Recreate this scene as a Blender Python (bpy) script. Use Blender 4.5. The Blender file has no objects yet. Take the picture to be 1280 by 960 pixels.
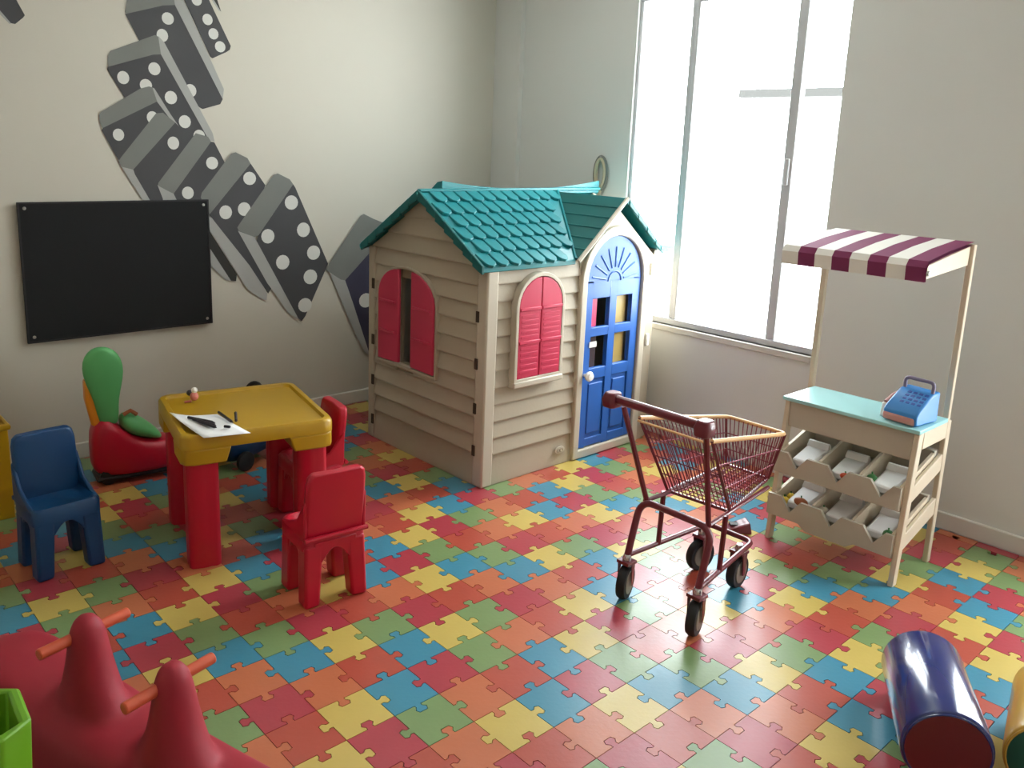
import bpy, bmesh, math, random
from mathutils import Vector, Matrix

# ------------------------------------------------------------------ camera, sky, light, exposure
# the scene is laid out in floor-tile units: 1 tile = U metres; x runs along the mural wall, y towards it
U = 1 / 6.0
COL = bpy.context.scene.collection
SC = bpy.context.scene
random.seed(7)
PI = math.pi

cam_d = bpy.data.cameras.new('camera'); cam = bpy.data.objects.new('camera', cam_d); COL.objects.link(cam)
Rr = Vector((0.746976, -0.663897, 0.035615)); Ru = Vector((0.114433, 0.181153, 0.976775)); Rf = Vector((0.654929, 0.725552, -0.211288))
CAMP = Vector((-10.3437, -12.3896, 10.0061))
M = Matrix((Rr, Ru, -Rf)).transposed().to_4x4(); M.translation = CAMP * U
cam.matrix_world = M
cam_d.sensor_width = 36; cam_d.lens = 1063.37 / 1280 * 36
cam_d.shift_x = (640 - 614.69) / 1280; cam_d.shift_y = -(480 - 410.48) / 1280
cam_d.clip_start = 0.05
SC.camera = cam

w = bpy.data.worlds.new('sky'); SC.world = w; w.use_nodes = True
bg = w.node_tree.nodes['Background']
bg.inputs[0].default_value = (0.93, 0.97, 1.0, 1); bg.inputs[1].default_value = 16

def area(name, loc, rot, sx, sy, power, color=(1, 1, 1), portal=False):
    l = bpy.data.lights.new(name, 'AREA'); l.shape = 'RECTANGLE'; l.size = sx * U; l.size_y = sy * U
    l.energy = power; l.color = color
    if portal: l.cycles.is_portal = True
    o = bpy.data.objects.new(name, l); COL.objects.link(o)
    o.location = Vector(loc) * U; o.rotation_euler = rot
    return o
# daylight enters through the window in the x = 13.95 wall
area('window_portal.001', (14.6, -10.2, 7.5), (0, PI / 2, 0), 11, 4.4, 1, portal=True)
area('window_portal', (14.6, 3.7, 9.6), (0, PI / 2, 0), 10.8, 7.6, 1, portal=True)
# fill lamps added under the ceiling, out of view, to brighten the walls
area('added_fill_light', (-3, -6, 17.2), (0, 0, 0), 6, 1.2, 3, (1.0, 0.95, 0.88))
area('added_fill_light.001', (4.5, 8, 17.2), (0, 0, 0), 6, 1.2, 5, (1.0, 0.99, 0.97))
vs = SC.view_settings
vs.view_transform = 'Standard'; vs.look = 'None'; vs.gamma = 1; vs.exposure = 0.42; vs.use_curve_mapping = False

# ------------------------------------------------------------------ materials
def lin(c):
    return tuple(((v / 255) / 12.92 if v / 255 <= 0.04045 else ((v / 255 + 0.055) / 1.055) ** 2.4) for v in c) + (1,)
MATS = {}
def mat(name, rgb, rough=0.5, var=0.06, scale=9.0, metal=0.0, bump=0.0, coat=0.0, trans=0.0, bscale=60, spec=0.5):
    m = bpy.data.materials.new(name); m.use_nodes = True
    nt = m.node_tree; b = nt.nodes['Principled BSDF']
    b.inputs['Roughness'].default_value = rough; b.inputs['Metallic'].default_value = metal
    b.inputs['Coat Weight'].default_value = coat; b.inputs['Coat Roughness'].default_value = 0.08
    b.inputs['Transmission Weight'].default_value = trans
    b.inputs['Specular IOR Level'].default_value = spec
    tc = nt.nodes.new('ShaderNodeTexCoord'); n = nt.nodes.new('ShaderNodeTexNoise')
    n.inputs['Scale'].default_value = scale; n.inputs['Detail'].default_value = 4
    nt.links.new(tc.outputs['Object'], n.inputs['Vector'])
    r = nt.nodes.new('ShaderNodeMixRGB'); c = lin(rgb)
    r.inputs[1].default_value = tuple(max(0, v * (1 - var)) for v in c[:3]) + (1,)
    r.inputs[2].default_value = tuple(min(1, v * (1 + var)) for v in c[:3]) + (1,)
    nt.links.new(n.outputs['Fac'], r.inputs[0]); nt.links.new(r.outputs[0], b.inputs['Base Color'])
    if bump:
        n2 = nt.nodes.new('ShaderNodeTexNoise'); n2.inputs['Scale'].default_value = bscale; n2.inputs['Detail'].default_value = 3
        bp = nt.nodes.new('ShaderNodeBump'); bp.inputs['Strength'].default_value = bump; bp.inputs['Distance'].default_value = 0.002
        nt.links.new(tc.outputs['Object'], n2.inputs['Vector']); nt.links.new(n2.outputs['Fac'], bp.inputs['Height'])
        nt.links.new(bp.outputs[0], b.inputs['Normal'])
    MATS[name] = m
    return m
TILE = {'Y': mat('tile_yellow', (192, 168, 88), .3, bump=.25), 'B': mat('tile_blue', (62, 130, 154), .3, bump=.25),
        'G': mat('tile_green', (116, 140, 90), .3, bump=.25), 'R': mat('tile_crimson', (164, 58, 68), .3, bump=.25),
        'V': mat('tile_vermilion', (170, 74, 58), .3, bump=.25), 'O': mat('tile_orange', (184, 104, 70), .3, bump=.25)}
m_underlay = mat('underlay', (96, 70, 60), .8)
m_wall = mat('wall_paint', (198, 193, 180), .75, .02, 2, bump=.1, bscale=120)
m_wallr = mat('wall_paint_grey', (210, 209, 204), .75, .02, 2, bump=.1, bscale=120)
m_ceil = mat('ceiling_paint', (225, 223, 216), .8, .02)
m_skirt = mat('skirting_paint', (206, 202, 194), .45, .02)
m_alu = mat('window_aluminium', (192, 192, 194), .45, .03)
m_out = mat('outside_render', (238, 238, 235), .9, .03)
m_outg = mat('outside_dark_coping', (34, 33, 30), .9, .1)
m_domf = mat('mural_charcoal', (66, 66, 68), .7, .12, 5)
m_domt = mat('mural_mid_grey', (116, 118, 113), .7, .1, 5)
m_doms = mat('mural_pale_grey', (160, 160, 156), .7, .08, 5)
m_dome = mat('mural_black', (44, 42, 38), .7, .1)
m_domn = mat('mural_navy_grey', (56, 54, 74), .7, .1)
m_domd = mat('mural_white', (206, 206, 200), .7, .04)
m_board = mat('blackboard_slate', (18, 20, 21), .9, .1, 6, bump=.1)
m_boarde = mat('blackboard_edge', (20, 20, 22), .5)
m_screw = mat('screw_steel', (170, 170, 165), .35, metal=.8)
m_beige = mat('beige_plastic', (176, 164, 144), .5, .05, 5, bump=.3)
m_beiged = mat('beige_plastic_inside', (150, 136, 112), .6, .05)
m_trim = mat('pale_beige_plastic', (194, 184, 166), .5, .04, 5)
m_slot = mat('dark_slot', (62, 50, 38), .8)
m_teal = mat('teal_plastic', (22, 122, 128), .38, .08, 6, bump=.2)
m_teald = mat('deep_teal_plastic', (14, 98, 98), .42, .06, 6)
m_pink = mat('pink_plastic', (200, 52, 84), .42, .05)
m_blue = mat('door_blue_plastic', (44, 98, 178), .4, .05)
m_white = mat('white_plastic', (238, 236, 230), .35, .02)
m_paper = mat('white_paper', (240, 240, 240), .8, .02)
m_red = mat('red_plastic', (184, 14, 44), .35, .06, bump=.12)
m_cblue = mat('chair_blue_plastic', (0, 58, 104), .4, .06, bump=.12)
m_yel = mat('yellow_plastic', (178, 138, 16), .35, .04, bump=.1)
m_green = mat('green_plastic', (92, 172, 102), .45, .06)
m_orange = mat('orange_plastic', (204, 86, 54), .4, .06)
m_amber = mat('amber_plastic', (226, 140, 30), .45, .06)
m_black = mat('black_plastic', (22, 22, 26), .5, .1)
m_lime = mat('lime_plastic', (104, 160, 30), .4, .05)
m_seesaw = mat('seesaw_red_plastic', (152, 20, 40), .6, .06, bump=.12)
m_frame = mat('cart_dark_red_paint', (104, 20, 36), .35, .08, coat=.3)
m_wire = mat('cart_wire', (138, 62, 76), .4, .08, metal=.3)
m_rim = mat('cart_rim_tan', (222, 176, 120), .45, .06)
m_tyre = mat('tyre_black', (26, 24, 26), .7)
m_hub = mat('hub_grey', (120, 112, 100), .5, .08)
m_chrome = mat('chrome', (200, 200, 205), .2, .02, metal=.9)
m_wood = mat('pale_wood', (208, 192, 168), .55, .06, 14)
m_woodd = mat('wood_panel_beige', (182, 174, 158), .6, .05, 14)
m_mint = mat('mint_top', (162, 214, 214), .3, .03)
m_cream = mat('awning_cream', (228, 224, 216), .8, .04)
m_plum = mat('awning_plum', (120, 40, 82), .8, .08)
m_till = mat('till_blue', (50, 130, 200), .35, .06)
m_tillk = mat('till_key_blue', (24, 70, 160), .4, .06)
m_tillp = mat('till_salmon', (206, 146, 138), .5, .05)
m_tillg = mat('till_handle_mauve', (128, 120, 146), .5, .05)
m_navy = mat('navy_vinyl', (16, 34, 104), .2, .05, coat=.6)
m_maroon = mat('maroon_vinyl', (104, 22, 30), .5, .06)
m_mustard = mat('mustard_vinyl', (204, 158, 60), .3, .05, coat=.3)
m_dgreen = mat('dark_green_vinyl', (14, 80, 66), .5, .06)
m_cord = mat('cord_beige', (190, 178, 150), .6, .05)
m_pen = mat('pen_dark', (40, 34, 44), .4)
m_penr = mat('pen_pinkish', (206, 120, 110), .4)
m_brown = mat('toy_brown', (168, 96, 56), .5)
m_toyg = mat('toy_green', (54, 120, 62), .5)
m_toyy = mat('toy_yellow', (232, 200, 70), .5)
def glass_mat():
    m = bpy.data.materials.new('window_glass'); m.use_nodes = True; nt = m.node_tree
    for n in list(nt.nodes): nt.nodes.remove(n)
    o = nt.nodes.new('ShaderNodeOutputMaterial'); mx = nt.nodes.new('ShaderNodeMixShader')
    t = nt.nodes.new('ShaderNodeBsdfTransparent'); g = nt.nodes.new('ShaderNodeBsdfGlossy'); f = nt.nodes.new('ShaderNodeFresnel')
    g.inputs['Roughness'].default_value = 0.02; t.inputs[0].default_value = (.96, .98, .98, 1)
    gm = nt.nodes.new('ShaderNodeNewGeometry'); sb = nt.nodes.new('ShaderNodeMath'); sb.operation = 'SUBTRACT'; sb.inputs[0].default_value = 1
    ml = nt.nodes.new('ShaderNodeMath'); ml.operation = 'MULTIPLY'       # reflect on the face that meets the air only
    nt.links.new(gm.outputs['Backfacing'], sb.inputs[1]); nt.links.new(sb.outputs[0], ml.inputs[0]); nt.links.new(f.outputs[0], ml.inputs[1])
    nt.links.new(ml.outputs[0], mx.inputs[0]); nt.links.new(t.outputs[0], mx.inputs[1]); nt.links.new(g.outputs[0], mx.inputs[2])
    nt.links.new(mx.outputs[0], o.inputs[0]); return m
m_glass = glass_mat()

# ------------------------------------------------------------------ mesh helpers
class MB:
    """collects shapes (in tile units) and links them as ONE mesh object"""
    def __init__(s): s.bm = bmesh.new(); s.mats = []
    def _m(s, m):
        if m not in s.mats: s.mats.append(m)
        return s.mats.index(m)
    def face(s, pts, m):
        vs = [s.bm.verts.new(p) for p in pts]
        f = s.bm.faces.new(vs); f.material_index = s._m(m); return s
    def hull(s, rings, m, cap=True, closed=True):
        """loft through rings of equal vertex count"""
        k = s._m(m); R = [[s.bm.verts.new(p) for p in r] for r in rings]
        n = len(R[0])
        for a, b in zip(R[:-1], R[1:]):
            for i in range(n if closed else n - 1):
                j = (i + 1) % n
                f = s.bm.faces.new((a[i], a[j], b[j], b[i])); f.material_index = k
        if cap:
            for r in (R[0], R[-1]):
                try:
                    f = s.bm.faces.new(r); f.material_index = k
                except ValueError: pass
        return s
    def box(s, a, b, m, mtx=None):
        (x0, y0, z0), (x1, y1, z1) = a, b
        P = [Vector(p) for p in ((x0, y0, z0), (x1, y0, z0), (x1, y1, z0), (x0, y1, z0), (x0, y0, z1), (x1, y0, z1), (x1, y1, z1), (x0, y1, z1))]
        if mtx: P = [mtx @ p for p in P]
        return s.hull([P[:4], P[4:]], m)
    def prism(s, pts, d, m):
        d = Vector(d)
        return s.hull([[Vector(p) for p in pts], [Vector(p) + d for p in pts]], m)
    def tube(s, path, r, m, n=8, closed=False, rs=None):
        P = [Vector(p) for p in path]; rings = []
        N = len(P); up = None
        for i, p in enumerate(P):
            if closed: t = (P[(i + 1) % N] - P[i - 1])
            else: t = (P[min(i + 1, N - 1)] - P[max(i - 1, 0)])
            t.normalize()
            if up is None:
                up = Vector((0, 0, 1)) if abs(t.z) < .9 else Vector((1, 0, 0))
            sd = t.cross(up).normalized(); up = sd.cross(t).normalized()
            rr = rs[i] if rs else r
            rings.append([p + (sd * math.cos(a) + up * math.sin(a)) * rr for a in [2 * PI * k / n for k in range(n)]])
        if closed: rings.append(rings[0]); return s.hull(rings, m, cap=False)
        return s.hull(rings, m)
    def lathe(s, prof, c, axis, m, n=24):
        """prof: list of (radius, height along axis)"""
        ax = Vector(axis).normalized(); u = ax.orthogonal().normalized(); v = ax.cross(u); c = Vector(c)
        rings = [[c + ax * h + (u * math.cos(2 * PI * k / n) + v * math.sin(2 * PI * k / n)) * max(r, .001) for k in range(n)] for r, h in prof]
        return s.hull(rings, m)
    def ball(s, c, r, m, n=12):
        rx, ry, rz = r if isinstance(r, tuple) else (r, r, r); c = Vector(c)
        rings = []
        for i in range(n // 2 + 1):
            t = PI * i / (n // 2); q = max(math.sin(t), .02)
            rings.append([c + Vector((rx * q * math.cos(2 * PI * k / n), ry * q * math.sin(2 * PI * k / n), -rz * math.cos(t))) for k in range(n)])
        return s.hull(rings, m)
    def build(s, name, parent=None, bevel=0, seg=2, smooth=True, loc=None, rz=0, sub=0, angle=40):
        bmesh.ops.remove_doubles(s.bm, verts=s.bm.verts, dist=1e-5)
        bmesh.ops.recalc_face_normals(s.bm, faces=s.bm.faces)
        me = bpy.data.meshes.new(name)
        bmesh.ops.scale(s.bm, vec=(U, U, U), verts=s.bm.verts)
        s.bm.to_mesh(me); s.bm.free()
        for m in s.mats: me.materials.append(m)
        if smooth:
            me.shade_smooth()
            if not sub: me.set_sharp_from_angle(angle=math.radians(angle))
        o = bpy.data.objects.new(name, me); COL.objects.link(o)
        if parent: o.parent = parent
        if loc is not None: o.location = Vector(loc) * U
        o.rotation_euler.z = rz
        if bevel:
            b = o.modifiers.new('bevel', 'BEVEL'); b.width = bevel * U; b.segments = seg; b.limit_method = 'ANGLE'; b.angle_limit = math.radians(35)
        if sub:
            q = o.modifiers.new('sub', 'SUBSURF'); q.levels = sub; q.render_levels = sub
        return o
def tag(o, label, cat, group=None, kind=None):
    o['label'] = label; o['category'] = cat
    if group: o['group'] = group
    if kind: o['kind'] = kind
    return o
def thing(name, label, cat, loc=(0, 0, 0), rz=0, group=None):
    o = bpy.data.objects.new(name, None); COL.objects.link(o); o.empty_display_size = .05
    o.location = Vector(loc) * U; o.rotation_euler.z = rz
    return tag(o, label, cat, group)
def struct(o, label=None):
    o['kind'] = 'structure'
    if label: o['label'] = label
    return o
def copy_tree(o, parent=None):
    c = o.copy(); COL.objects.link(c)
    if parent: c.parent = parent
    for ch in list(o.children): copy_tree(ch, c)
    return c
def bb(a, b, m, name, parent, bevel=.03, **k):
    return MB().box(a, b, m).build(name, parent, bevel=bevel, **k)
def rrect(x0, x1, y0, y1, r, z, n=4):
    out = []
    for cx, cy, a0 in ((x1 - r, y1 - r, 0), (x0 + r, y1 - r, PI / 2), (x0 + r, y0 + r, PI), (x1 - r, y0 + r, 3 * PI / 2)):
        for k in range(n + 1):
            a = a0 + PI / 2 * k / n; out.append((cx + r * math.cos(a), cy + r * math.sin(a), z))
    return out
def arch(cx, hw, z0, zs, rise, n=12):
    """outline in the x-z plane: bottom z0, spring zs, arched top"""
    P = [(cx - hw, z0), (cx + hw, z0)]
    for k in range(n + 1):
        a = PI * k / n; P.append((cx + hw * math.cos(a), zs + rise * math.sin(a)))
    return P

# ------------------------------------------------------------------ the room
XW, YW, X0, Y0, ZC = 13.95, 14.7, -15.0, -17.0, 17.4
floor = struct(MB().box((X0 - 1, Y0 - 1, -.6), (XW + 1, YW + 1, -.085), m_underlay).build('floor', smooth=False), 'floor under interlocking foam puzzle mats in six colours')
wl = struct(MB().box((X0 - 1, YW, -.5), (XW + 1, YW + 1, ZC), m_wall).build('wall_left', smooth=False), 'off-white wall with a mural of falling dominoes')
WY0, WY1, WZ0, WZ1 = -.12, 7.55, 4.0, 15.2
mb = MB()
mb.box((XW, -8, -.5), (XW + 1.1, WY0, ZC), m_wallr).box((XW, Y0 - 1, -.5), (XW + 1.1, -12.4, ZC), m_wallr).box((XW, -12.4, -.5), (XW + 1.1, -8, 2), m_wallr).box((XW, -12.4, 13), (XW + 1.1, -8, ZC), m_wallr).box((XW, WY1, -.5), (XW + 1.1, YW, ZC), m_wallr)
mb.box((XW, WY0, -.5), (XW + 1.1, WY1, WZ0), m_wallr).box((XW, WY0, WZ1), (XW + 1.1, WY1, ZC), m_wallr)
wr = struct(mb.build('wall_right', smooth=False), 'pale grey wall with the tall sliding window')
struct(MB().box((X0 - 1, Y0 - 1, -.5), (X0, YW, ZC), m_wall).build('wall_rear', smooth=False))
struct(MB().box((X0, Y0 - 1, -.5), (XW, Y0, ZC), m_wall).build('wall_front', smooth=False))
w2 = struct(MB().box((XW + .4, -10.3, 2), (XW + .6, -10.1, 13), m_alu).build('window_2', smooth=False), 'second tall window further right in the grey wall')
MB().box((XW + .48, -12.4, 2), (XW + .5, -8, 13), m_glass).build('pane', w2, smooth=False)
struct(MB().box((X0 - 1, Y0 - 1, ZC), (XW + 1.1, YW + 1, ZC + .6), m_ceil).build('ceiling', smooth=False))
struct(MB().box((XW - .22, YW - 1.5, 0), (XW, YW, ZC), m_wallr).build('trim_1', smooth=False), 'shallow plastered pier in the room corner')
struct(bb((X0, YW - .1, 0), (XW - .22, YW, .5), m_skirt, 'baseboard_left', None, bevel=.04))
struct(bb((XW - .1, Y0, 0), (XW, YW - 1.5, .5), m_skirt, 'baseboard_right', None, bevel=.04))
# window: fixed frame, one sliding sash with its own frame, plain panes
win = bpy.data.objects.new('window_1', None); COL.objects.link(win); win.location = Vector((XW + .2, 3.7, WZ0)) * U
struct(win, 'tall white aluminium sliding window of three lights')
def W(a, b, m, name, bev=.03):
    o = (XW + .2, 3.7, WZ0)
    return bb(tuple(p - q for p, q in zip(a, o)), tuple(p - q for p, q in zip(b, o)), m, name, win, bevel=bev)
W((XW + .1, WY0, WZ0), (XW + .55, WY1, WZ0 + .22), m_alu, 'frame_rail')
W((XW + .1, WY0, WZ1 - .2), (XW + .55, WY1, WZ1), m_alu, 'frame_rail')
W((XW + .1, WY0, WZ0 + .22), (XW + .55, WY0 + .05, WZ1 - .2), m_alu, 'frame_stile')
W((XW + .1, WY1 - .14, WZ0 + .22), (XW + .55, WY1, WZ1 - .2), m_alu, 'frame_stile')
W((XW + .14, 1.26, WZ0 + .22), (XW + .42, 1.58, WZ1 - .2), m_alu, 'mullion')
sash = W((XW + .12, 5.08, WZ0 + .22), (XW + .4, 5.22, WZ1 - .2), m_alu, 'sash_frame')
W((XW + .22, 5.26, WZ0 + .22), (XW + .46, 5.46, WZ1 - .2), m_alu, 'mullion')
W((XW + .12, 1.58, WZ1 - .42), (XW + .4, 5.08, WZ1 - .2), m_alu, 'sash_rail')
for a, b in ((WY0 + .05, 1.26), (1.58, 5.08), (5.46, WY1 - .14)):
    W((XW + .3, a, WZ0 + .2), (XW + .33, b, WZ1 - .2), m_glass, 'pane', 0)
W((XW + .06, 1.34, 9.1), (XW + .14, 1.5, 9.9), m_alu, 'latch')
struct(bb((XW - .06, WY0, WZ0 - .22), (XW + .2, WY1, WZ0), m_skirt, 'trim_2', None, bevel=.03), 'painted window ledge')

# outside: pale neighbouring building with a thin roof ledge
nb = thing('neighbouring_building', 'sunlit white building with a thin roof ledge seen through the window', 'building', (60, 13, -17.6))
MB().box((0, -60, 0), (18, 18, 32.5), m_out).build('wall', nb, smooth=False)
MB().box((-1.2, -60, 32.5), (18, 19.2, 33.2), m_outg).build('roof_ledge', nb, smooth=False)
MB().box((-.25, -60, 26.5), (0, 4, 26.8), m_outg).build('string_course', nb, smooth=False)

# ------------------------------------------------------------------ puzzle floor
PAT = ['YGROVB', 'RVOBYG', 'OYBGRV', 'BRGVOY', 'VBYRGO', 'GOVYBR']     # PAT[j % 6][i % 6]
def tile_outline(par, g=.007):
    knob = [(-.07, 0), (-.065, .06), (-.12, .12), (-.085, .2), (.085, .2), (.12, .12), (.065, .06), (.07, 0)]
    P = []
    for e, (ux, uy, nx, ny) in enumerate(((1, 0, 0, -1), (0, 1, 1, 0), (-1, 0, 0, 1), (0, -1, -1, 0))):
        sgn = 1 if (e % 2 == 1) == (par == 0) else -1
        cx, cy = nx * .5, ny * .5
        P.append((cx - ux * .5, cy - uy * .5))
        for t, n_ in knob: P.append((cx + ux * t + nx * n_ * sgn, cy + uy * t + ny * n_ * sgn))
    out = []
    N = len(P)
    for k in range(N):
        a, b, c = Vector(P[k - 1]), Vector(P[k]), Vector(P[(k + 1) % N])
        n1 = Vector(((b - a).y, -(b - a).x)).normalized(); n2 = Vector(((c - b).y, -(c - b).x)).normalized()
        nn = (n1 + n2); nn = nn / max(nn.length_squared / 2, .35)
        out.append(b - nn * g)
    return out
OUTL = [tile_outline(0), tile_outline(1)]
def tile_mesh(par):
    mb = MB(); mb.hull([[(p.x, p.y, -.08) for p in OUTL[par]], [(p.x, p.y, 0) for p in OUTL[par]]], TILE['Y'], cap=False)
    bm = mb.bm; top = [v for v in bm.verts if v.co.z > -.01]
    f = bm.faces.new(top)
    o = mb.build('puzzle_tile', smooth=False); me = o.data; bpy.data.objects.remove(o); return me
TM = [tile_mesh(0), tile_mesh(1)]
def project(p):
    d = Vector(p) - CAMP; z = d.dot(Rf)
    if z < .5: return None
    return (614.69 + 1063.37 * d.dot(Rr) / z, 410.48 - 1063.37 * d.dot(Ru) / z, z)
cells = []
for i in range(-14, 14):
    for j in range(-16, 15):
        if i > 13 or j > 14: continue
        q = project((i, j, 0)); seen = q and -45 < q[0] < 1325 and q[1] < 1010
        hid = 6 <= i <= 12 and 6 <= j <= 14 or (i > 12 and j > 7)
        cells.append((0 if seen and not hid else 1, q[2] if q else 99, i, j))
cells.sort()
rest = {}
for k, (s_, z_, i, j) in enumerate(cells):
    c = PAT[j % 6][i % 6]; par = (i + j) % 2
    if k < 300 and s_ == 0:
        o = bpy.data.objects.new('puzzle_tile', TM[par]); COL.objects.link(o); o.parent = floor
        o.location = Vector((i, j, 0)) * U
        o.material_slots[0].link = 'OBJECT'; o.material_slots[0].material = TILE[c]
    else: rest[(i, j)] = (c, par)
mb = MB()
for (i, j), (c, par) in rest.items():
    lim = lambda p: (min(p.x + i, XW - .02), min(p.y + j, YW - .02))
    mb.face([lim(p) + (0,) for p in OUTL[par]], TILE[c])
    if project((i, j, 0)):
        mb.hull([[lim(p) + (-.08,) for p in OUTL[par]], [lim(p) + (-.0005,) for p in OUTL[par]]], TILE[c], cap=False)
o = mb.build('puzzle_tile', floor, smooth=False); o['kind'] = 'stuff'
# cut strips that meet the far walls
mb = MB()
for j in range(-16, 15): mb.box((13.512, j - .488, -.08), (XW - .1, j + .488, 0), TILE[PAT[j % 6][2]])
for i in range(-14, 14): mb.box((i - .488, 14.512, -.08), (i + .488, YW - .1, 0), TILE[PAT[3][i % 6]])
o = mb.build('edge_tile', floor, smooth=False); o['kind'] = 'stuff'

# ------------------------------------------------------------------ mural and board on the left wall
DOMINOES = [
 ([('f',[(-4.55,13.74),(-4.01,13.82),(-3.62,13.02),(-3.67,12.95),(-3.88,12.76),(-3.98,12.77),(-4.33,13.2)]),('s',[(-4.33,13.2),(-3.98,12.77),(-4.02,12.75),(-4.41,13.15)])],[]),
 ([('s',[(1.31,14.89),(1.67,14.86),(2.05,13.82),(1.98,13.83),(1.76,14.12)]),('e',[(1.49,14.92),(1.67,14.94),(2.06,13.8),(1.83,14.13)]),('f',[(0.51,14.77),(1.31,14.89),(1.67,14.11),(2.35,12.8),(2.31,12.68),(2.2,12.6),(1.72,12.36),(1.65,12.41),(0.87,14.0)])],[(1.2,14.5,0.182,0.16),(1.27,14.06,0.181,0.17),(1.6,13.52,0.181,0.17),(1.78,13.11,0.181,0.17),(1.99,12.74,0.191,0.17)]),
 ([('t',[(-0.8,14.02),(-0.65,14.16),(0.5,14.4),(0.64,14.3),(0.58,13.82),(0.21,13.76),(-0.88,13.39),(-0.93,13.43)]),('f',[(-0.88,13.39),(0.21,13.76),(0.58,13.82),(2.02,11.12),(1.93,10.96),(1.34,10.78),(1.24,10.82),(0.12,11.85),(-0.56,12.67),(-0.93,13.39)]),('s',[(0.5,14.4),(0.69,14.35),(2.07,11.44),(2.02,11.12),(0.58,13.82)])],[(0.34,13.4,0.202,0.18),(0.15,12.89,0.191,0.19),(0.96,11.32,0.21,0.2)]),
 ([('t',[(-1.49,12.12),(-1.41,12.29),(-0.48,12.7),(-0.07,12.88),(0.04,12.83),(0.08,12.33),(-0.16,12.3),(-1.51,11.83)]),('f',[(-1.51,11.83),(-0.16,12.3),(0.08,12.33),(1.51,9.88),(1.67,9.5),(0.74,9.7),(-0.35,10.14),(-1.07,10.98),(-1.53,11.76)]),('s',[(0.02,12.86),(0.2,12.69),(1.64,10.04),(1.7,9.77),(1.51,9.81),(0.08,12.33)])],[(-1.08,11.56,0.19,0.19),(-0.14,11.89,0.201,0.19),(-0.42,11.39,0.201,0.18),(0.33,11.07,0.21,0.2),(0.74,10.36,0.21,0.2),(1.19,9.93,0.21,0.2)]),
 ([('t',[(-1.84,10.43),(-1.78,10.53),(-0.59,11.28),(-0.33,11.36),(-0.21,11.33),(-0.1,10.93),(-1.75,10.06),(-1.83,10.22)]),('f',[(-1.75,10.07),(-0.1,10.93),(-0.01,10.88),(0.81,9.75),(-0.01,8.13),(-0.67,8.14),(-1.34,9.12),(-1.79,10.0)]),('s',[(-0.23,11.33),(-0.17,11.31),(0.28,10.59),(0.84,9.78),(0.8,9.73),(-0.1,10.91)])],[(-1.31,9.89,0.18,0.18),(-0.27,10.44,0.19,0.19)]),
 ([('s',[(-1.34,9.04),(-0.93,8.86),(-0.42,7.91),(-0.68,7.92)]),('t',[(-1.36,9.1),(-1.27,9.23),(-0.16,10.57),(0.06,10.6),(0.43,10.32),(-0.93,8.86),(-1.26,8.94)]),('f',[(-0.93,8.86),(0.43,10.32),(0.51,10.24),(1.06,9.64),(-0.04,8.39),(-0.07,7.82),(-0.42,7.83),(-0.89,8.72)])],[(0.34,9.69,0.2,0.2)]),
 ([('e',[(1.03,7.41),(1.38,6.94),(2.33,5.39),(2.29,5.15),(2.11,5.18),(0.94,6.92)]),('s',[(0.94,6.92),(1.36,6.4),(2.11,5.18),(1.92,5.23),(1.27,5.9)]),('s',[(-0.22,8.4),(0.29,8.13),(0.48,7.81),(-0.02,7.82)]),('t',[(-0.2,8.37),(-0.19,8.46),(1.07,10.02),(1.47,9.92),(1.57,9.77),(0.28,8.12),(0.17,8.17)]),('f',[(0.28,8.12),(1.57,9.77),(1.68,9.75),(2.02,9.1),(1.28,7.98),(1.27,7.66),(0.47,7.68)])],[(1.58,9.09,0.22,0.2),(0.74,8.14,0.21,0.2)]),
 ([('s',[(1.32,7.47),(1.68,7.17),(3.03,5.34),(3.43,4.62),(3.4,4.39),(3.21,4.45),(2.69,4.84),(1.34,7.04)]),('t',[(1.16,8.0),(1.2,8.14),(2.24,9.4),(2.4,9.45),(2.81,9.27),(2.92,9.09),(1.43,7.43),(1.32,7.5)]),('f',[(1.43,7.43),(2.92,9.09),(3.44,8.37),(2.83,6.99),(3.59,4.8),(3.46,4.62),(2.79,5.66),(1.61,7.18)])],[(2.87,8.6,0.25,0.22),(1.99,7.49,0.24,0.23),(2.65,7.58,0.25,0.23)]),
 ([('s',[(2.4,6.86),(2.98,6.63),(3.61,5.68),(4.76,3.62),(4.59,3.6),(4.24,3.84),(3.43,5.0)]),('t',[(2.38,6.97),(2.48,7.11),(3.75,8.72),(3.91,8.77),(4.36,8.57),(4.49,8.4),(3.14,6.67),(2.98,6.63),(2.43,6.86)]),('f',[(3.14,6.67),(4.49,8.4),(4.57,8.29),(5.87,5.52),(4.92,3.68),(4.76,3.49),(4.63,3.6),(3.76,5.21),(3.06,6.5)])],[(4.41,7.77,0.28,0.25),(3.49,6.63,0.27,0.25),(4.87,6.8,0.28,0.26),(4.04,5.69,0.281,0.26),(5.27,5.96,0.29,0.26),(5.13,5.09,0.301,0.27),(4.9,4.07,0.301,0.26)]),
 ([('s',[(5.93,5.17),(6.59,4.85),(7.17,3.61),(7.77,1.74),(7.47,1.95),(7.07,2.69)]),('t',[(5.76,5.3),(5.9,5.51),(7.27,7.23),(7.4,7.3),(7.84,7.1),(8.74,6.78),(6.59,4.85),(6.41,4.89)]),('n',[(6.59,4.85),(8.74,6.78),(9.58,5.72),(9.23,1.35),(7.67,1.93),(6.93,3.97)])],[(7.51,4.0,0.331,0.28)])]
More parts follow.
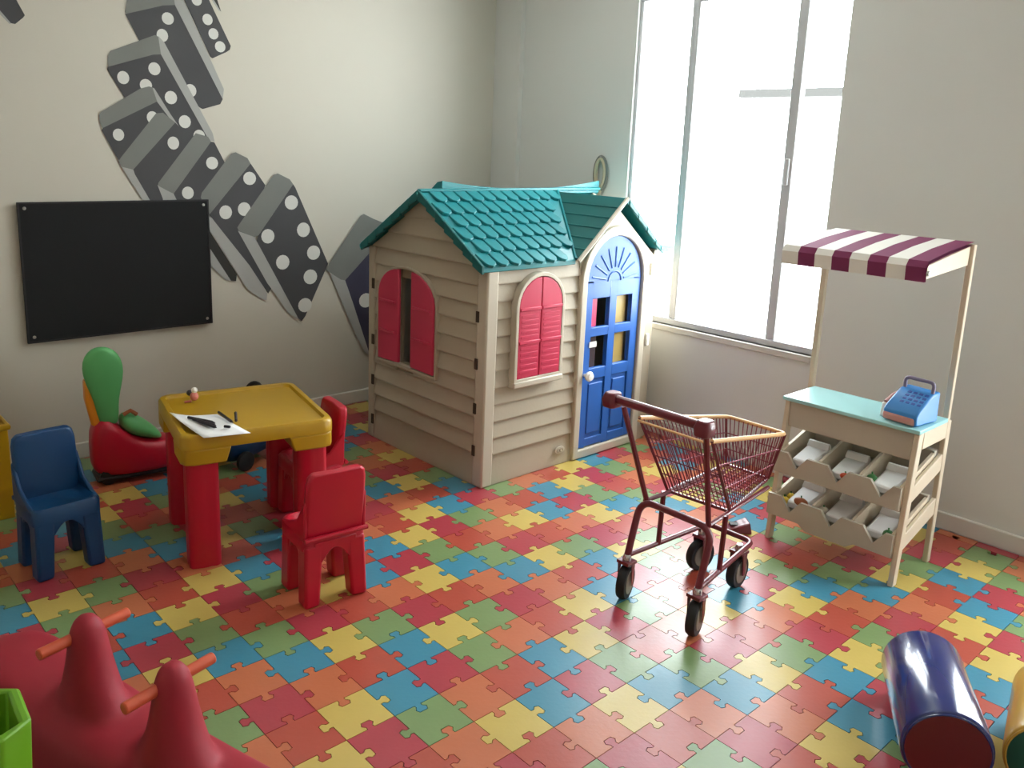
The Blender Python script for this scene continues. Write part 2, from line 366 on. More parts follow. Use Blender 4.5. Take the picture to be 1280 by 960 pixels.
for k, (faces, dots) in enumerate(DOMINOES):
    mb = MB(); y = YW - .004 - .006 * k
    mm = {'f': m_domf, 't': m_domt, 's': m_doms, 'e': m_dome, 'n': m_domn}
    for q, (kind, pts) in enumerate(faces):
        mb.face([(x, y - .0012 * q, z) for x, z in pts], mm[kind])
    for (x, z, rx, rz_) in dots:
        mb.face([(x + rx * math.cos(t) * .92, y - .005, z + rz_ * math.sin(t)) for t in [2 * PI * n / 16 for n in range(16)]], m_domd)
    o = mb.build('painted_domino', wl, smooth=False)

bd = thing('blackboard', 'plain black chalkboard screwed to the left wall over the mural', 'blackboard', (-1.44, YW - .17, 3.83))
bb((-2.8, 0, 0), (2.8, .08, 4.1), m_board, 'board_panel', bd, bevel=.01)
mb = MB()
for a, b in (((-2.8, -.012, 0), (2.8, 0, .05)), ((-2.8, -.012, 4.05), (2.8, 0, 4.1)), ((-2.8, -.012, .05), (-2.75, 0, 4.05)), ((2.75, -.012, .05), (2.8, 0, 4.05))): mb.box(a, b, m_boarde)
mb.build('edge_strip', bd, smooth=False)
for x in (-2.62, 2.62):
    for z in (.18, 3.93):
        MB().lathe([(.0, -.03), (.045, -.025), (.05, 0)], (x, 0, z), (0, 1, 0), m_screw, 10).build('screw', bd)

# ------------------------------------------------------------------ playhouse
HX0, HX1, HY0, HY1, HE, HR = 5.5, 13.1, 5.4, 11.2, 6.62, 8.5
HYM = (HY0 + HY1) / 2
ph = thing('playhouse', 'beige plastic playhouse with teal shingled roof, pink shutters and blue door', 'playhouse', (HX0, HY0, 0))
def H(mb, name, parent=None, **k):
    """mesh given in room coordinates -> child of the playhouse"""
    bmesh.ops.translate(mb.bm, vec=(-HX0, -HY0, 0), verts=mb.bm.verts)
    return mb.build(name, parent or ph, **k)
# inner shells
T = .14
LO = (8.75, 9.62, 2.95, 5.75)     # opening of the gable-side window (y0,y1,z0,z1)
mb = MB()
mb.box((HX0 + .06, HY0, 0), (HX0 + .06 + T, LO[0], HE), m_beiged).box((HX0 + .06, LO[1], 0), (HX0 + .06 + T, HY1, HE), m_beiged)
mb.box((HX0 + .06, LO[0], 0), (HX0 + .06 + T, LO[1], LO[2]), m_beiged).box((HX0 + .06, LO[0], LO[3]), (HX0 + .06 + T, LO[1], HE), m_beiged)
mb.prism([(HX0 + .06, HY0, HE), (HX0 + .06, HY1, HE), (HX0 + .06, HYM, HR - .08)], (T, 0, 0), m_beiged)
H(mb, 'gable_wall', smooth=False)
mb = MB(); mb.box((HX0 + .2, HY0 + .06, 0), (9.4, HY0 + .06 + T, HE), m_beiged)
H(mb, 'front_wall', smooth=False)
mb = MB(); mb.box((HX1 - T, HY0 + .4, 0), (HX1, HY1, HE), m_beige)
mb.prism([(HX1 - T, HY0 + .2, HE), (HX1 - T, HY1, HE), (HX1 - T, HYM, HR - .08)], (T, 0, 0), m_beige)
H(mb, 'gable_wall', smooth=False)
H(MB().box((HX0 + .2, HY1 - T, 0), (HX1 - T, HY1, HE), m_beige), 'rear_wall', smooth=False)
# lapped siding boards
zs = [0, .95]
while zs[-1] < 6.4: zs.append(zs[-1] + .515)
zs[-1] = 6.55
for a, b in zip(zs[:-1], zs[1:]):
    H(MB().hull([[(HX0 + .32, HY0 - .1, a), (HX0 + .32, HY0 - .1, a + .05), (HX0 + .32, HY0 - .005, b), (HX0 + .32, HY0 + .06, b), (HX0 + .32, HY0 + .06, a)],
                 [(9.3, HY0 - .1, a), (9.3, HY0 - .1, a + .05), (9.3, HY0 - .005, b), (9.3, HY0 + .06, b), (9.3, HY0 + .06, a)]], m_beige), 'siding_board', smooth=False, bevel=.015, seg=1)
zs = [0, 1.0]
while zs[-1] < 8.0: zs.append(zs[-1] + .56)
for a, b in zip(zs[:-1], zs[1:]):
    def yr(z):
        if z <= HE: return HY0 + .3, HY1 - .28
        t = (z - HE) / (HR - HE); return HY0 + .1 + (HYM - HY0) * t, HY1 - .1 - (HY1 - HYM) * t
    ya, yb = yr(a + .05); yc, yd = yr(min(b, HR - .12)); b = min(b, HR - .12)
    spans = [(ya, yb, yc, yd)]
    if a < LO[3] - .1 and b > LO[2] + .1: spans = [(ya, LO[0], yc, LO[0]), (LO[1], yb, LO[1], yd)]
    for (p, q, r, s_) in spans:
        if q - p < .15: continue
        mb = MB()
        A = [(HX0 - .1, p, a), (HX0 - .1, p, a + .05), (HX0 - .005, r, b), (HX0 + .06, r, b), (HX0 + .06, p, a)]
        B = [(HX0 - .1, q, a), (HX0 - .1, q, a + .05), (HX0 - .005, s_, b), (HX0 + .06, s_, b), (HX0 + .06, q, a)]
        mb.hull([A, B], m_beige); H(mb, 'siding_board', smooth=False, bevel=.015, seg=1)
# corner posts
H(MB().box((HX0 - .12, HY0 - .14, 0), (HX0 + .32, HY0 + .3, HE - .02), m_trim), 'corner_post', bevel=.06)
H(MB().box((HX0 - .12, HY1 - .28, 0), (HX0 + .3, HY1 + .06, HE - .02), m_beige), 'corner_post', bevel=.05)
H(MB().box((HX1 - .12, HY0 - .02, 0), (HX1 + .12, HY0 + .5, HE + .1), m_beige), 'corner_post', bevel=.05)
for z in (.95, 2.25, 3.6, 5.0):
    H(MB().box((HX0 - .15, HY0 + .18, z), (HX0 - .11, HY0 + .3, z + .32), m_slot), 'joint_slot', smooth=False)
for z in (.5, 1.9, 3.3, 5.2):
    H(MB().box((HX0 - .15, HY1 - .3, z), (HX0 - .11, HY1 - .18, z + .34), m_slot), 'joint_slot', smooth=False)
# moulded maker's oval low on the front
H(MB().prism([(8.72 + .22 * math.cos(t), HY0 - .1, .5 + .13 * math.sin(t)) for t in [2 * PI * k / 18 for k in range(18)]], (0, -.04, 0), m_trim), 'moulded_badge', bevel=.015)
for dx in (-.07, .07):
    mb = MB(); mb.tube([(8.72 + dx + .06 * math.cos(t), HY0 - .145, .5 + .06 * math.sin(t)) for t in [2 * PI * k / 12 for k in range(12)]], .014, m_beige, 6, closed=True)
    H(mb, 'badge_ring')
# front shutters (closed) with frame
fr = arch(7.42, 1.02, 3.1, 5.4, .98)
inn = arch(7.42, .9, 3.22, 5.4, .86)
mb = MB()
y0, y1 = HY0 - .3, HY0 - .05
k = mb._m(m_trim)
n = len(fr)
R = [[mb.bm.verts.new((x, y, z)) for x, z in P] for P, y in ((fr, y1), (fr, y0), (inn, y0), (inn, y1))]
for a, b in ((0, 1), (1, 2), (2, 3)):
    for i in range(n):
        j = (i + 1) % n; f = mb.bm.faces.new((R[a][i], R[a][j], R[b][j], R[b][i])); f.material_index = k
H(mb, 'shutter_frame', bevel=.02)
def shutter(cx, hw, z0, zs_, rise, y, side, name='shutter'):
    """one leaf of a closed arched pair: side -1 left, 1 right, in the plane y"""
    P = []
    if side < 0: P = [(cx - hw, z0), (cx - .015, z0)] + [(cx - .015 - (hw - .015) * math.sin(a), zs_ + rise * math.cos(a)) for a in [PI / 2 * k / 8 for k in range(9)]]
    else: P = [(cx + .015, z0), (cx + hw, z0)] + [(cx + .015 + (hw - .015) * math.cos(a), zs_ + rise * math.sin(a)) for a in [PI / 2 * k / 8 for k in range(9)]]
    leaf = H(MB().prism([(x, y, z) for x, z in P], (0, .14, 0), m_pink), name, bevel=.03)
    x0, x1 = (cx - hw + .1, cx - .1) if side < 0 else (cx + .1, cx + hw - .1)
    for a, b in ((z0 + .12, z0 + 1.02), (z0 + 1.2, z0 + 1.98)):
        for q in range(5):
            zz = a + (b - a) * (q + .15) / 5
            H(MB().box((x0, y - .015, zz), (x1, y, zz + (b - a) / 5 * .55), m_pink), 'louvre', leaf, bevel=.01, seg=1)
    H(MB().box((cx - hw + .02 if side < 0 else cx + .02, y - .05, z0 + 1.05), (cx - .02 if side < 0 else cx + hw - .02, y, z0 + 1.15), m_pink), 'rail', leaf, bevel=.015, seg=1)
    H(MB().box((cx - hw + .02 if side < 0 else cx + .02, y - .05, z0 + 2.05), (cx - .02 if side < 0 else cx + hw - .02, y, z0 + 2.15), m_pink), 'rail', leaf, bevel=.015, seg=1)
shutter(7.42, .9, 3.22, 5.4, .84, HY0 - .29, -1); shutter(7.42, .9, 3.22, 5.4, .84, HY0 - .29, 1)
H(MB().box((6.38, HY0 - .34, 2.95), (8.46, HY0 - .02, 3.14), m_trim), 'sill', bevel=.04)
# gable-side window: arched trim and two half-open shutters
mb = MB()
o_, i_ = arch(9.1, 1.6, 2.82, 5.12, 1.04), arch(9.1, 1.52, 2.92, 5.12, .96)
R = [[mb.bm.verts.new((x, y, z)) for y, z in P] for P, x in ((o_, HX0 - .02), (o_, HX0 - .17), (i_, HX0 - .17), (i_, HX0 - .02))]
k = mb._m(m_beige)
for a, b in ((0, 1), (1, 2), (2, 3)):
    for i in range(n):
        j = (i + 1) % n; f = mb.bm.faces.new((R[a][i], R[a][j], R[b][j], R[b][i])); f.material_index = k
H(mb, 'window_trim', bevel=.02)
for side, ya, yb in ((1, 9.5, 10.58), (-1, 8.86, 7.62)):
    P = [(ya, 2.95), (yb, 2.95)]
    for q in range(9):
        a = PI / 2 * q / 8; P.append((ya + (yb - ya) * math.cos(a), 5.1 + .93 * math.sin(a)))
    leaf = H(MB().prism([(HX0 - .2 + (.06 if abs(y - ya) < .1 else 0), y, z) for y, z in P], (.1, 0, 0), m_pink), 'shutter', bevel=.03)
    ys0, ys1 = sorted((ya + (yb - ya) * .12, ya + (yb - ya) * .88))
    for z in (3.9, 4.9):
        H(MB().box((HX0 - .24, ys0, z), (HX0 - .19, ys1, z + .08), m_pink), 'rail', leaf, bevel=.01, seg=1)
H(MB().box((HX0 - .2, LO[0], 2.85), (HX0 - .02, LO[1], 2.97), m_beige), 'sill', bevel=.02)
# door frame, door
DC, DHW, DZ0, DZS, DR = 10.92, 1.37, .3, 5.85, 1.45
mb = MB()
of, inf = arch(DC, DHW + .28, .02, DZS, DR + .3, 16), arch(DC, DHW, DZ0, DZS, DR, 16)
n2 = len(of)
R = [[mb.bm.verts.new((x, y, z)) for x, z in P] for P, y in ((of, HY0 + .1), (of, HY0 - .2), (inf, HY0 - .2), (inf, HY0 + .1))]
k = mb._m(m_trim)
for a, b in ((0, 1), (1, 2), (2, 3), (3, 0)):
    for i in range(n2):
        j = (i + 1) % n2; f = mb.bm.faces.new((R[a][i], R[a][j], R[b][j], R[b][i])); f.material_index = k
H(mb, 'door_frame', bevel=.04)
# wall around the door up to the small gable
mb = MB()
G = [(9.25, 0), (9.25, 6.5), (11.05, 8.22), (12.95, 6.5), (12.95, 0)]
out = [(9.3, 0)] + [(9.3, 6.5), (11.05, 8.2), (12.98, 6.5), (12.98, 0)]
arc_pts = [(DC + (DHW + .26) * math.cos(a), DZS + (DR + .28) * math.sin(a)) for a in [PI * q / 16 for q in range(17)]]
poly = [(12.98, 0), (12.98, 6.5), (11.05, 8.2), (9.3, 6.5), (9.3, 0)]
mb.prism([(x, HY0 - .06, z) for x, z in [(9.25, 0), (DC - DHW - .26, 0)] + [(DC - (DHW + .26) * math.cos(a), DZS + (DR + .28) * math.sin(a)) for a in [PI / 2 * q / 8 for q in range(9)]] + [(DC, 8.15), (9.25, 6.5)]], (0, .16, 0), m_beige)
mb.prism([(x, HY0 - .06, z) for x, z in [(12.98, 0), (DC + DHW + .26, 0)] + [(DC + (DHW + .26) * math.cos(a), DZS + (DR + .28) * math.sin(a)) for a in [PI / 2 * q / 8 for q in range(9)]] + [(DC, 8.15), (12.98, 6.5)]], (0, .16, 0), m_beige)
H(mb, 'porch_wall', smooth=False)
dr = MB(); dy = HY0 - .1
# leaf built as rails and stiles with real openings for four panes
xl, xr = DC - DHW + .04, DC + DHW - .04
def dbox(x0, x1, z0, z1, y=dy): dr.box((x0, y, z0), (x1, y + .16, z1), m_blue)
dbox(xl, xl + .3, .34, 5.85); dbox(xr - .34, xr, .34, 5.85); dbox(DC - .15, DC + .15, .34, 5.85)
for x0, x1 in ((xl + .3, DC - .15), (DC + .15, xr - .34)):
    dbox(x0, x1, .34, .62); dbox(x0, x1, 2.62, 3.0); dbox(x0, x1, 4.05, 4.36); dbox(x0, x1, 5.3, 5.85)
    dbox(x0, x1, .62, 2.62, dy + .06)
dr.prism([(DC + (DHW - .04) * math.cos(a), dy, 5.85 + (DR + .0) * math.sin(a)) for a in [PI * q / 18 for q in range(19)]], (0, .16, 0), m_blue)
dr.bm.verts.ensure_lookup_table()
door = H(dr, 'door', bevel=.025)
for x0, x1 in ((xl + .4, DC - .25), (DC + .25, xr - .44)):
    H(MB().box((x0, dy + .01, .76), (x1, dy + .07, 2.48), m_blue), 'door_panel', door, bevel=.04)
for q in range(9):
    a = PI * (q + .5) / 9
    d1 = Vector((math.cos(a), 0, math.sin(a))); c = Vector((DC, dy + .012, 5.82))
    H(MB().tube([c + d1 * .45, c + d1 * 1.12], .04, m_blue, 6), 'sunburst_ray', door)
H(MB().tube([(DC + .32 * math.cos(a), dy + .01, 5.82 + .32 * math.sin(a)) for a in [PI * q / 10 for q in range(11)]], .04, m_blue, 6), 'sunburst_arc', door)
m_ds1 = mat('pane_amber', (176, 150, 84), .4, .1); m_ds2 = mat('pane_pink', (226, 70, 110), .4, .1); m_ds3 = mat('pane_brown', (70, 56, 58), .4, .1)
for x, z0, z1, m in ((10.0, 4.4, 5.2, m_ds2), (11.45, 4.4, 5.2, m_ds1), (10.05, 3.0, 3.95, m_ds3), (11.45, 3.0, 3.95, m_ds1)):
    H(MB().box((x - .12, HY0 + .1, z0 - .1), (x + .36, HY0 + .12, z1 + .1), m), 'window_print', smooth=False)
H(MB().lathe([(.05, 0), (.07, .1), (.15, .16), (.17, .24), (.12, .31), (.0, .33)], (9.72, dy, 2.83), (0, -1, 0), m_white, 16), 'door_knob', door)
H(MB().box((9.86, dy - .03, 3.72), (10.2, dy - .01, 3.9), m_white), 'white_sticker', door, smooth=False)
for z in (3.4, 5.85):
    H(MB().box((HX1 - .3, HY0 - .14, z), (HX1 - .16, HY0 - .04, z + .42), m_white), 'lit_hole', bevel=.03)  # white blocks stand in for window light showing through holes in the post
# roof: main front slope, rear slope, porch gable
def zfront(y): return HR + .06 - (HYM - y) * (HR - .02 - HE) / (HYM - HY0 + .06)
XL = HX0 - .33
EY = HY0 - .16; sl = (zfront(HYM) - zfront(EY)) / (HYM - EY)
RZ = zfront(HYM)
mb = MB()
VX = lambda z: 11.07 - (8.5 - z) / .88           # valley line
ez = zfront(EY)
mb.prism([(XL, EY, ez), (VX(ez), EY, ez), (VX(RZ) , HYM, RZ), (XL, HYM, RZ)], (0, 0, -.16), m_teal)
H(mb, 'roof_slope', bevel=.03)
# rear slope with its slightly bowed upper lip
mb = MB(); nseg = 12
for q in range(nseg):
    pts = []
    for t in (q / nseg, (q + 1) / nseg):
        x = XL + .95 + (HX1 + .25 - XL - .95) * t; lip = .04 + .26 * (2 * t - 1) ** 2
        pts.append((x, lip))
    (xa, la), (xb, lb) = pts
    ye = HY1 + .3; ze = ez
    mb.hull([[(xa, HYM + .05, RZ + la), (xb, HYM + .05, RZ + lb), (xb, HYM + .05, RZ - .12), (xa, HYM + .05, RZ - .12)],
             [(xa, HYM + .3, RZ + la - .05), (xb, HYM + .3, RZ + lb - .05), (xb, HYM + .3, RZ - .3), (xa, HYM + .3, RZ - .3)],
             [(xa, ye, ze), (xb, ye, ze), (xb, ye, ze - .14), (xa, ye, ze - .14)]], m_teal)
H(mb, 'roof_slope', smooth=True)
H(MB().prism([(XL, HYM, RZ), (XL, HY1 + .3, ez), (XL + 1, HY1 + .3, ez), (XL + 1, HYM, RZ)], (0, 0, -.16), m_teal), 'roof_edge', bevel=.03)
# bargeboards on the gable: stepped underside
for sgn in (-1, 1):
    for q in range(7):
        t0, t1 = q / 7, (q + 1) / 7
        ya = HYM + sgn * (HYM - EY) * t0; yb = HYM + sgn * (HYM - EY) * t1
        za = RZ - (RZ - ez) * t0; zb = RZ - (RZ - ez) * t1
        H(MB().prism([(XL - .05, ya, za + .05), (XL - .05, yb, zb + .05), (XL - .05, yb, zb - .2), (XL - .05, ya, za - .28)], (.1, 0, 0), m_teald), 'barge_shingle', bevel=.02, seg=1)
# shingles on the front slope
nrow, pitch = 6, .49
sh = None
for r in range(nrow):
    for c in range(13):
        t = (r + .5) / nrow; yc = EY + (HYM - EY) * t; zc = zfront(yc)
        xc = XL + .3 + c * pitch + (.245 if r % 2 else 0)
        if xc > VX(zc) - .3: continue
        if sh is None:
            L = (HYM - EY) / nrow * math.sqrt(1 + sl * sl)
            # local: x along ridge, y up slope
            mb = MB(); hw = pitch / 2 - .03
            bot = [(-hw, -L / 2 + .1), (-hw * .7, -L / 2 - .0), (0, -L / 2 - .06), (hw * .7, -L / 2 - .0), (hw, -L / 2 + .1), (hw, L / 2), (-hw, L / 2)]
            mb.hull([[(x, y, .0) for x, y in bot], [(x * .9, y, .1 if y < 0 else .03) for x, y in bot]], m_teal)
            sh = mb.build('shingle', ph, bevel=.03, seg=2)
            o = sh
        else:
            o = sh.copy(); COL.objects.link(o)
        o.rotation_euler = (math.atan(sl), 0, 0)
        o.location = Vector((xc - HX0, yc - HY0, zc)) * U
# porch gable roof
PY = HY0 - .28; PE, PR, PXC = 6.62, 8.5, 11.07
pl, pr_ = 8.92, 13.35
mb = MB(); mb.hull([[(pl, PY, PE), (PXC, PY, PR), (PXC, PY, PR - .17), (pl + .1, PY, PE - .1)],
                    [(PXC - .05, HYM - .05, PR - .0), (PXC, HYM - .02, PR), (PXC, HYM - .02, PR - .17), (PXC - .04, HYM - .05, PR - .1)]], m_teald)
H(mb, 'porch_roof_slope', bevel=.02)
for q in range(1, 6):     # lapped boards on the shaded slope
    t = q / 6; x = pl + (PXC - pl) * t; z = PE + (PR - PE) * t
    ye = EY + (z - ez) / sl
    H(MB().tube([(x, PY, z + .0), (x, max(ye, PY + .1), z + .0)], .035, m_teald, 6), 'roof_rib')
mb = MB()
A = [(PXC, PR), (12.2, 7.55), (12.85, 7.0), (13.3, 6.82), (13.65, 6.86)]
mb.hull([[(x, PY, z) for x, z in A] + [(x, PY, z - .17) for x, z in A[::-1]], [(x, HYM, z) for x, z in A] + [(x, HYM, z - .17) for x, z in A[::-1]]], m_teal)
H(mb, 'porch_roof_slope', bevel=.02)
H(MB().box((12.95, PY - .05, 6.72), (13.68, PY + .1, 6.88), m_teal), 'eave_flare', bevel=.04)
for q in range(4):
    x0, z0 = PXC + .1 + q * .5, PR - q * .435
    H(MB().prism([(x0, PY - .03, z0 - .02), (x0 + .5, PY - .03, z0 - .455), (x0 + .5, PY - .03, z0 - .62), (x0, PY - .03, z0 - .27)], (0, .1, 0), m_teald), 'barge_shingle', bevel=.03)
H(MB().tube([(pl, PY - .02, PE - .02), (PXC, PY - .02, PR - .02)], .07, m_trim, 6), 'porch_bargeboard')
H(MB().tube([(VX(ez), EY, ez + .02), (VX(RZ), HYM, RZ + .02)], .05, m_teal, 6), 'valley_strip')
H(MB().box((XL, HYM - .09, RZ - .04), (HX1 + .2, HYM + .09, RZ + .07), m_teal), 'ridge_cap', bevel=.04)

# ------------------------------------------------------------------ coiled cord above the playhouse
cp = thing('cord_coil', 'small beige coiled cord loop hanging on the grey wall left of the window', 'cord', (XW - .12, 8.75, 9.1))
pts = [(0, .22 * math.cos(a), .52 * math.sin(a)) for a in [2 * PI * k / 24 for k in range(24)]]
MB().tube(pts, .07, m_cord, 8, closed=True).build('coil', cp, rz=0)
MB().tube([(.02, .3 * math.cos(a), .62 * math.sin(a)) for a in [2 * PI * k / 24 for k in range(24)]], .05, m_domt, 8, closed=True).build('coil', cp)
MB().tube([(0, -.1, -.45), (0, .0, -.8), (.03, .02, -1.3)], .05, m_cord, 8).build('cord_tail', cp)
MB().lathe([(.04, 0), (.04, .14)], (-.04, 0, .6), (1, 0, 0), m_screw, 8).build('hook', cp)

# ------------------------------------------------------------------ children's chairs
def make_chair(name, label, m, loc, rz, group=None):
    t = thing(name, label, 'chair', loc, rz, group)
    hw = .74
    # seat: dished slab
    rings = []
    for z, s in ((1.32, .0), (1.62, .0), (1.7, .05), (1.7, .12), (1.62, .2)):
        rings.append(rrect(-hw + s, hw - s, -.72 + s, .6 - s, .16, z))
    MB().hull(rings, m).build('seat', t, bevel=.0, angle=50)
    for sx in (-1, 1):
        for y0, y1, lean in ((-.7, -.26, -.04), (.2, .62, .05)):
            x0, x1 = (sx * (hw - .03), sx * (hw - .46))
            top = [(x0, y0, 1.45), (x1, y0, 1.45), (x1, y1, 1.45), (x0, y1, 1.45)]
            cx = sx * .04
            bot = [(x0 + cx, y0 + lean, 0), (x1 + sx * .1, y0 + lean + .03, 0), (x1 + sx * .1, y1 + lean - .03, 0), (x0 + cx, y1 + lean, 0)]
            o = MB().hull([bot, top], m).build('leg', t, bevel=.07, seg=3)
    # aprons with arched lower edges between the legs
    ap = MB()
    for y in (-.68, .5):
        P = [(-.5, 1.5), (-.5, 1.0)] + [(-.32 + .64 * k / 8, 1.0 + .3 * math.sin(PI * k / 8)) for k in range(9)] + [(.5, 1.0), (.5, 1.5)]
        ap.prism([(x, y, z) for x, z in P], (0, .12, 0), m)
    for x in (-.7, .58):
        P = [(-.5, 1.5), (-.5, 1.0)] + [(-.36 + .68 * k / 8, 1.0 + .3 * math.sin(PI * k / 8)) for k in range(9)] + [(.4, 1.0), (.4, 1.5)]
        ap.prism([(x, y, z) for y, z in P], (.12, 0, 0), m)
    ap.build('apron', t, smooth=True, bevel=.02, seg=1)
    # backrest: slightly tilted, rounded panel
    rings = []
    N = [(1.55, .5, .0), (1.7, .52, .0), (2.4, .6, .0), (2.85, .66, .01), (3.02, .68, .05), (3.1, .69, .14)]
    for z, y, s in N:
        rings.append([(x * (1 - s / hw), y + dy_, z) for x, dy_ in ((-hw + .06, -.13), (-hw + .14, -.17), (0, -.12), (hw - .14, -.17), (hw - .06, -.13), (hw - .03, 0), (hw - .1, .07), (0, .09), (-hw + .1, .07), (-hw + .03, 0))])
    MB().hull(rings, m).build('backrest', t, angle=55, bevel=.03, seg=2)
    # side wings sweeping from the backrest to the seat
    for sx in (-1, 1):
        P = [(.6, 1.55), (.62, 2.5), (.5, 2.35), (.2, 1.95), (-.3, 1.74), (-.6, 1.68), (-.6, 1.5)]
        x = sx * (hw - .05)
        MB().prism([(x - .05, y, z) for y, z in P], (.1, 0, 0), m).build('side_wing', t, bevel=.04)
    MB().tube([(-hw + .0, .66, 1.62), (hw - .0, .66, 1.62)], .055, m, 8).build('back_ridge', t)
    return t
make_chair('toy_chair', "blue plastic children's chair left of the yellow table, facing the room", m_cblue, (-5.4, 7.95, 0), math.radians(4))
make_chair('toy_chair', "red plastic children's chair in front of the yellow table, its back to the camera", m_red, (-1.2, 3.1, 0), math.radians(180 - 6))
make_chair('toy_chair', "red plastic children's chair half under the far right side of the yellow table", m_red, (.62, 6.75, 0), math.radians(-98))

# ------------------------------------------------------------------ yellow table
TR = math.radians(-12.5)
tb = thing('play_table', "square yellow plastic children's table with thick red legs", 'table', (-1.2, 7.0, 0), TR)
H_ = 1.8; TZ = 3.32
mb = MB()
rings = [rrect(-H_, H_, -H_, H_, .28, TZ - .34), rrect(-H_, H_, -H_, H_, .28, TZ - .08), rrect(-H_ + .05, H_ - .05, -H_ + .05, H_ - .05, .28, TZ), rrect(-H_ + .16, H_ - .16, -H_ + .16, H_ - .16, .2, TZ), rrect(-H_ + .2, H_ - .2, -H_ + .2, H_ - .2, .18, TZ - .07)]
mb.hull(rings, m_yel); mb.build('tabletop', tb, angle=50)
for sx in (-1, 1):
    for sy in (-1, 1):
        mb = MB()
        a = rrect(-.55, .5, -.55, .5, .28, 0)
        P0 = [((x) , (y)) for x, y, z in a]
        big = [(sx * (H_ - .55) + sx * x if True else 0, sy * (H_ - .55) + sy * y) for x, y in P0]
        # corner block that flares up into the rim
        P = [(sx * (H_ - 1.0), sy * H_), (sx * (H_ - .26), sy * H_), (sx * (H_ - .08), sy * (H_ - .08)), (sx * H_, sy * (H_ - .26)), (sx * H_, sy * (H_ - 1.0)), (sx * (H_ - 1.0), sy * (H_ - 1.0))]
        Q = [(sx * (H_ - 1.12), sy * H_), (sx * (H_ - .26), sy * H_), (sx * (H_ - .08), sy * (H_ - .08)), (sx * H_, sy * (H_ - .26)), (sx * H_, sy * (H_ - 1.12)), (sx * (H_ - 1.12), sy * (H_ - 1.12))]
        mb.hull([[(x, y, TZ - .72) for x, y in P], [(x, y, TZ - .34) for x, y in Q]], m_yel).build('corner_skirt', tb, bevel=.04)
        # fluted leg
        c = (sx * (H_ - .5), sy * (H_ - .5)); ring = []
        for k in range(24):
            a = 2 * PI * k / 24; sq = 1 / max(abs(math.cos(a)), abs(math.sin(a))); rr = .38 * min(sq, 1.22) * (1 - (.06 if k % 3 == 1 else 0))
            ring.append((c[0] + rr * math.cos(a), c[1] + rr * math.sin(a)))
        MB().hull([[(x, y, 0) for x, y in ring], [(x, y, .06) for x, y in ring], [(x, y, TZ - .7) for x, y in ring]], m_red).build('leg', tb, bevel=.0, angle=60)

def ontable(x, y): # local table -> world
    return (-1.2 + x * math.cos(TR) - y * math.sin(TR), 7.0 + x * math.sin(TR) + y * math.cos(TR))
ZT = TZ + .012
pp = [(-3.0, 7.15), (-2.0, 6.72), (-1.98, 4.98), (-2.95, 5.3)]
mb = MB()
rows = []
nseg = 6
top = []
for u in range(nseg + 1):
    row = []
    for v in range(nseg + 1):
        a, b = u / nseg, v / nseg
        P0 = Vector(pp[0]).lerp(Vector(pp[1]), a); P1 = Vector(pp[3]).lerp(Vector(pp[2]), a); p = P0.lerp(P1, b)
        lift = .012 + .12 * max(0, 1 - (a * 1.6 + b * .9)) ** 2 + .05 * max(0, b - .8) * a
        row.append((p.x, p.y, ZT + lift))
    rows.append(row)
for u in range(nseg):
    for v in range(nseg): mb.face([rows[u][v], rows[u + 1][v], rows[u + 1][v + 1], rows[u][v + 1]], m_paper)
pc = Vector((-2.48, 6.0, ZT))
bmesh.ops.translate(mb.bm, vec=-pc, verts=mb.bm.verts)
po = mb.build('paper_sheet', None, loc=pc)
so = po.modifiers.new('thick', 'SOLIDIFY'); so.thickness = .0008; so.offset = 1
tag(po, 'white sheet of paper lying at the near corner of the yellow table', 'paper')
def pen(x0, y0, x1, y1, m, label, z=.05, r=.035, group=None):
    a = Vector((x0, y0, ZT + z)); b = Vector((x1, y1, ZT + z)); c = (a + b) / 2; c.z = ZT
    d = (b - a)
    t = thing('crayon', label, 'crayon', c, 0, group)
    MB().tube([a - c, b - c - d * .12], r, m, 8).build('barrel', t)
    MB().tube([b - c - d * .12, b - c], r, m, 8, rs=[r, .008]).build('tip', t)
for k in range(5):
    pen(-2.72 + .02 * k, 6.72 - .1 * k, -2.38 - .03 * k, 6.0 - .09 * k, m_pen, 'dark crayon on the white paper, %s of the bunch of five' % ['farthest from the camera', 'second from the far side', 'the middle one', 'second from the near side', 'nearest the camera'][k], z=.07 + .01 * (k % 2), group='crayons bunched on the paper')
pen(-2.32, 5.62, -2.22, 5.5, m_pen, 'tiny dark crayon stub beside the bunch on the paper', z=.07)
pen(-1.98, 6.68, -2.05, 5.75, m_pen, 'long dark crayon at the right edge of the paper sheet', z=.07)
pen(-1.7, 6.35, -1.98, 5.72, m_pen, 'dark crayon crossing the right corner of the paper in a V', z=.09)
# small figure toy near the far left corner
ft = thing('toy_figure', 'tiny pink and dark toy figure standing at the far left edge of the table', 'toy', (-1.95, 8.2, TZ - .07))
MB().ball((0, 0, .17), (.11, .11, .12), m_penr).build('body', ft)
MB().ball((.01, 0, .33), (.08, .08, .08), m_white).build('head', ft)
MB().tube([(-.06, .03, .05), (-.22, .1, .03)], .03, m_penr).build('arm', ft)
t2 = thing('toy_bead', 'tiny dark bead by the far rim of the yellow table', 'toy', (-1.9, 8.62, TZ))
MB().ball((0, 0, .08), .08, m_pen).build('bead', t2)

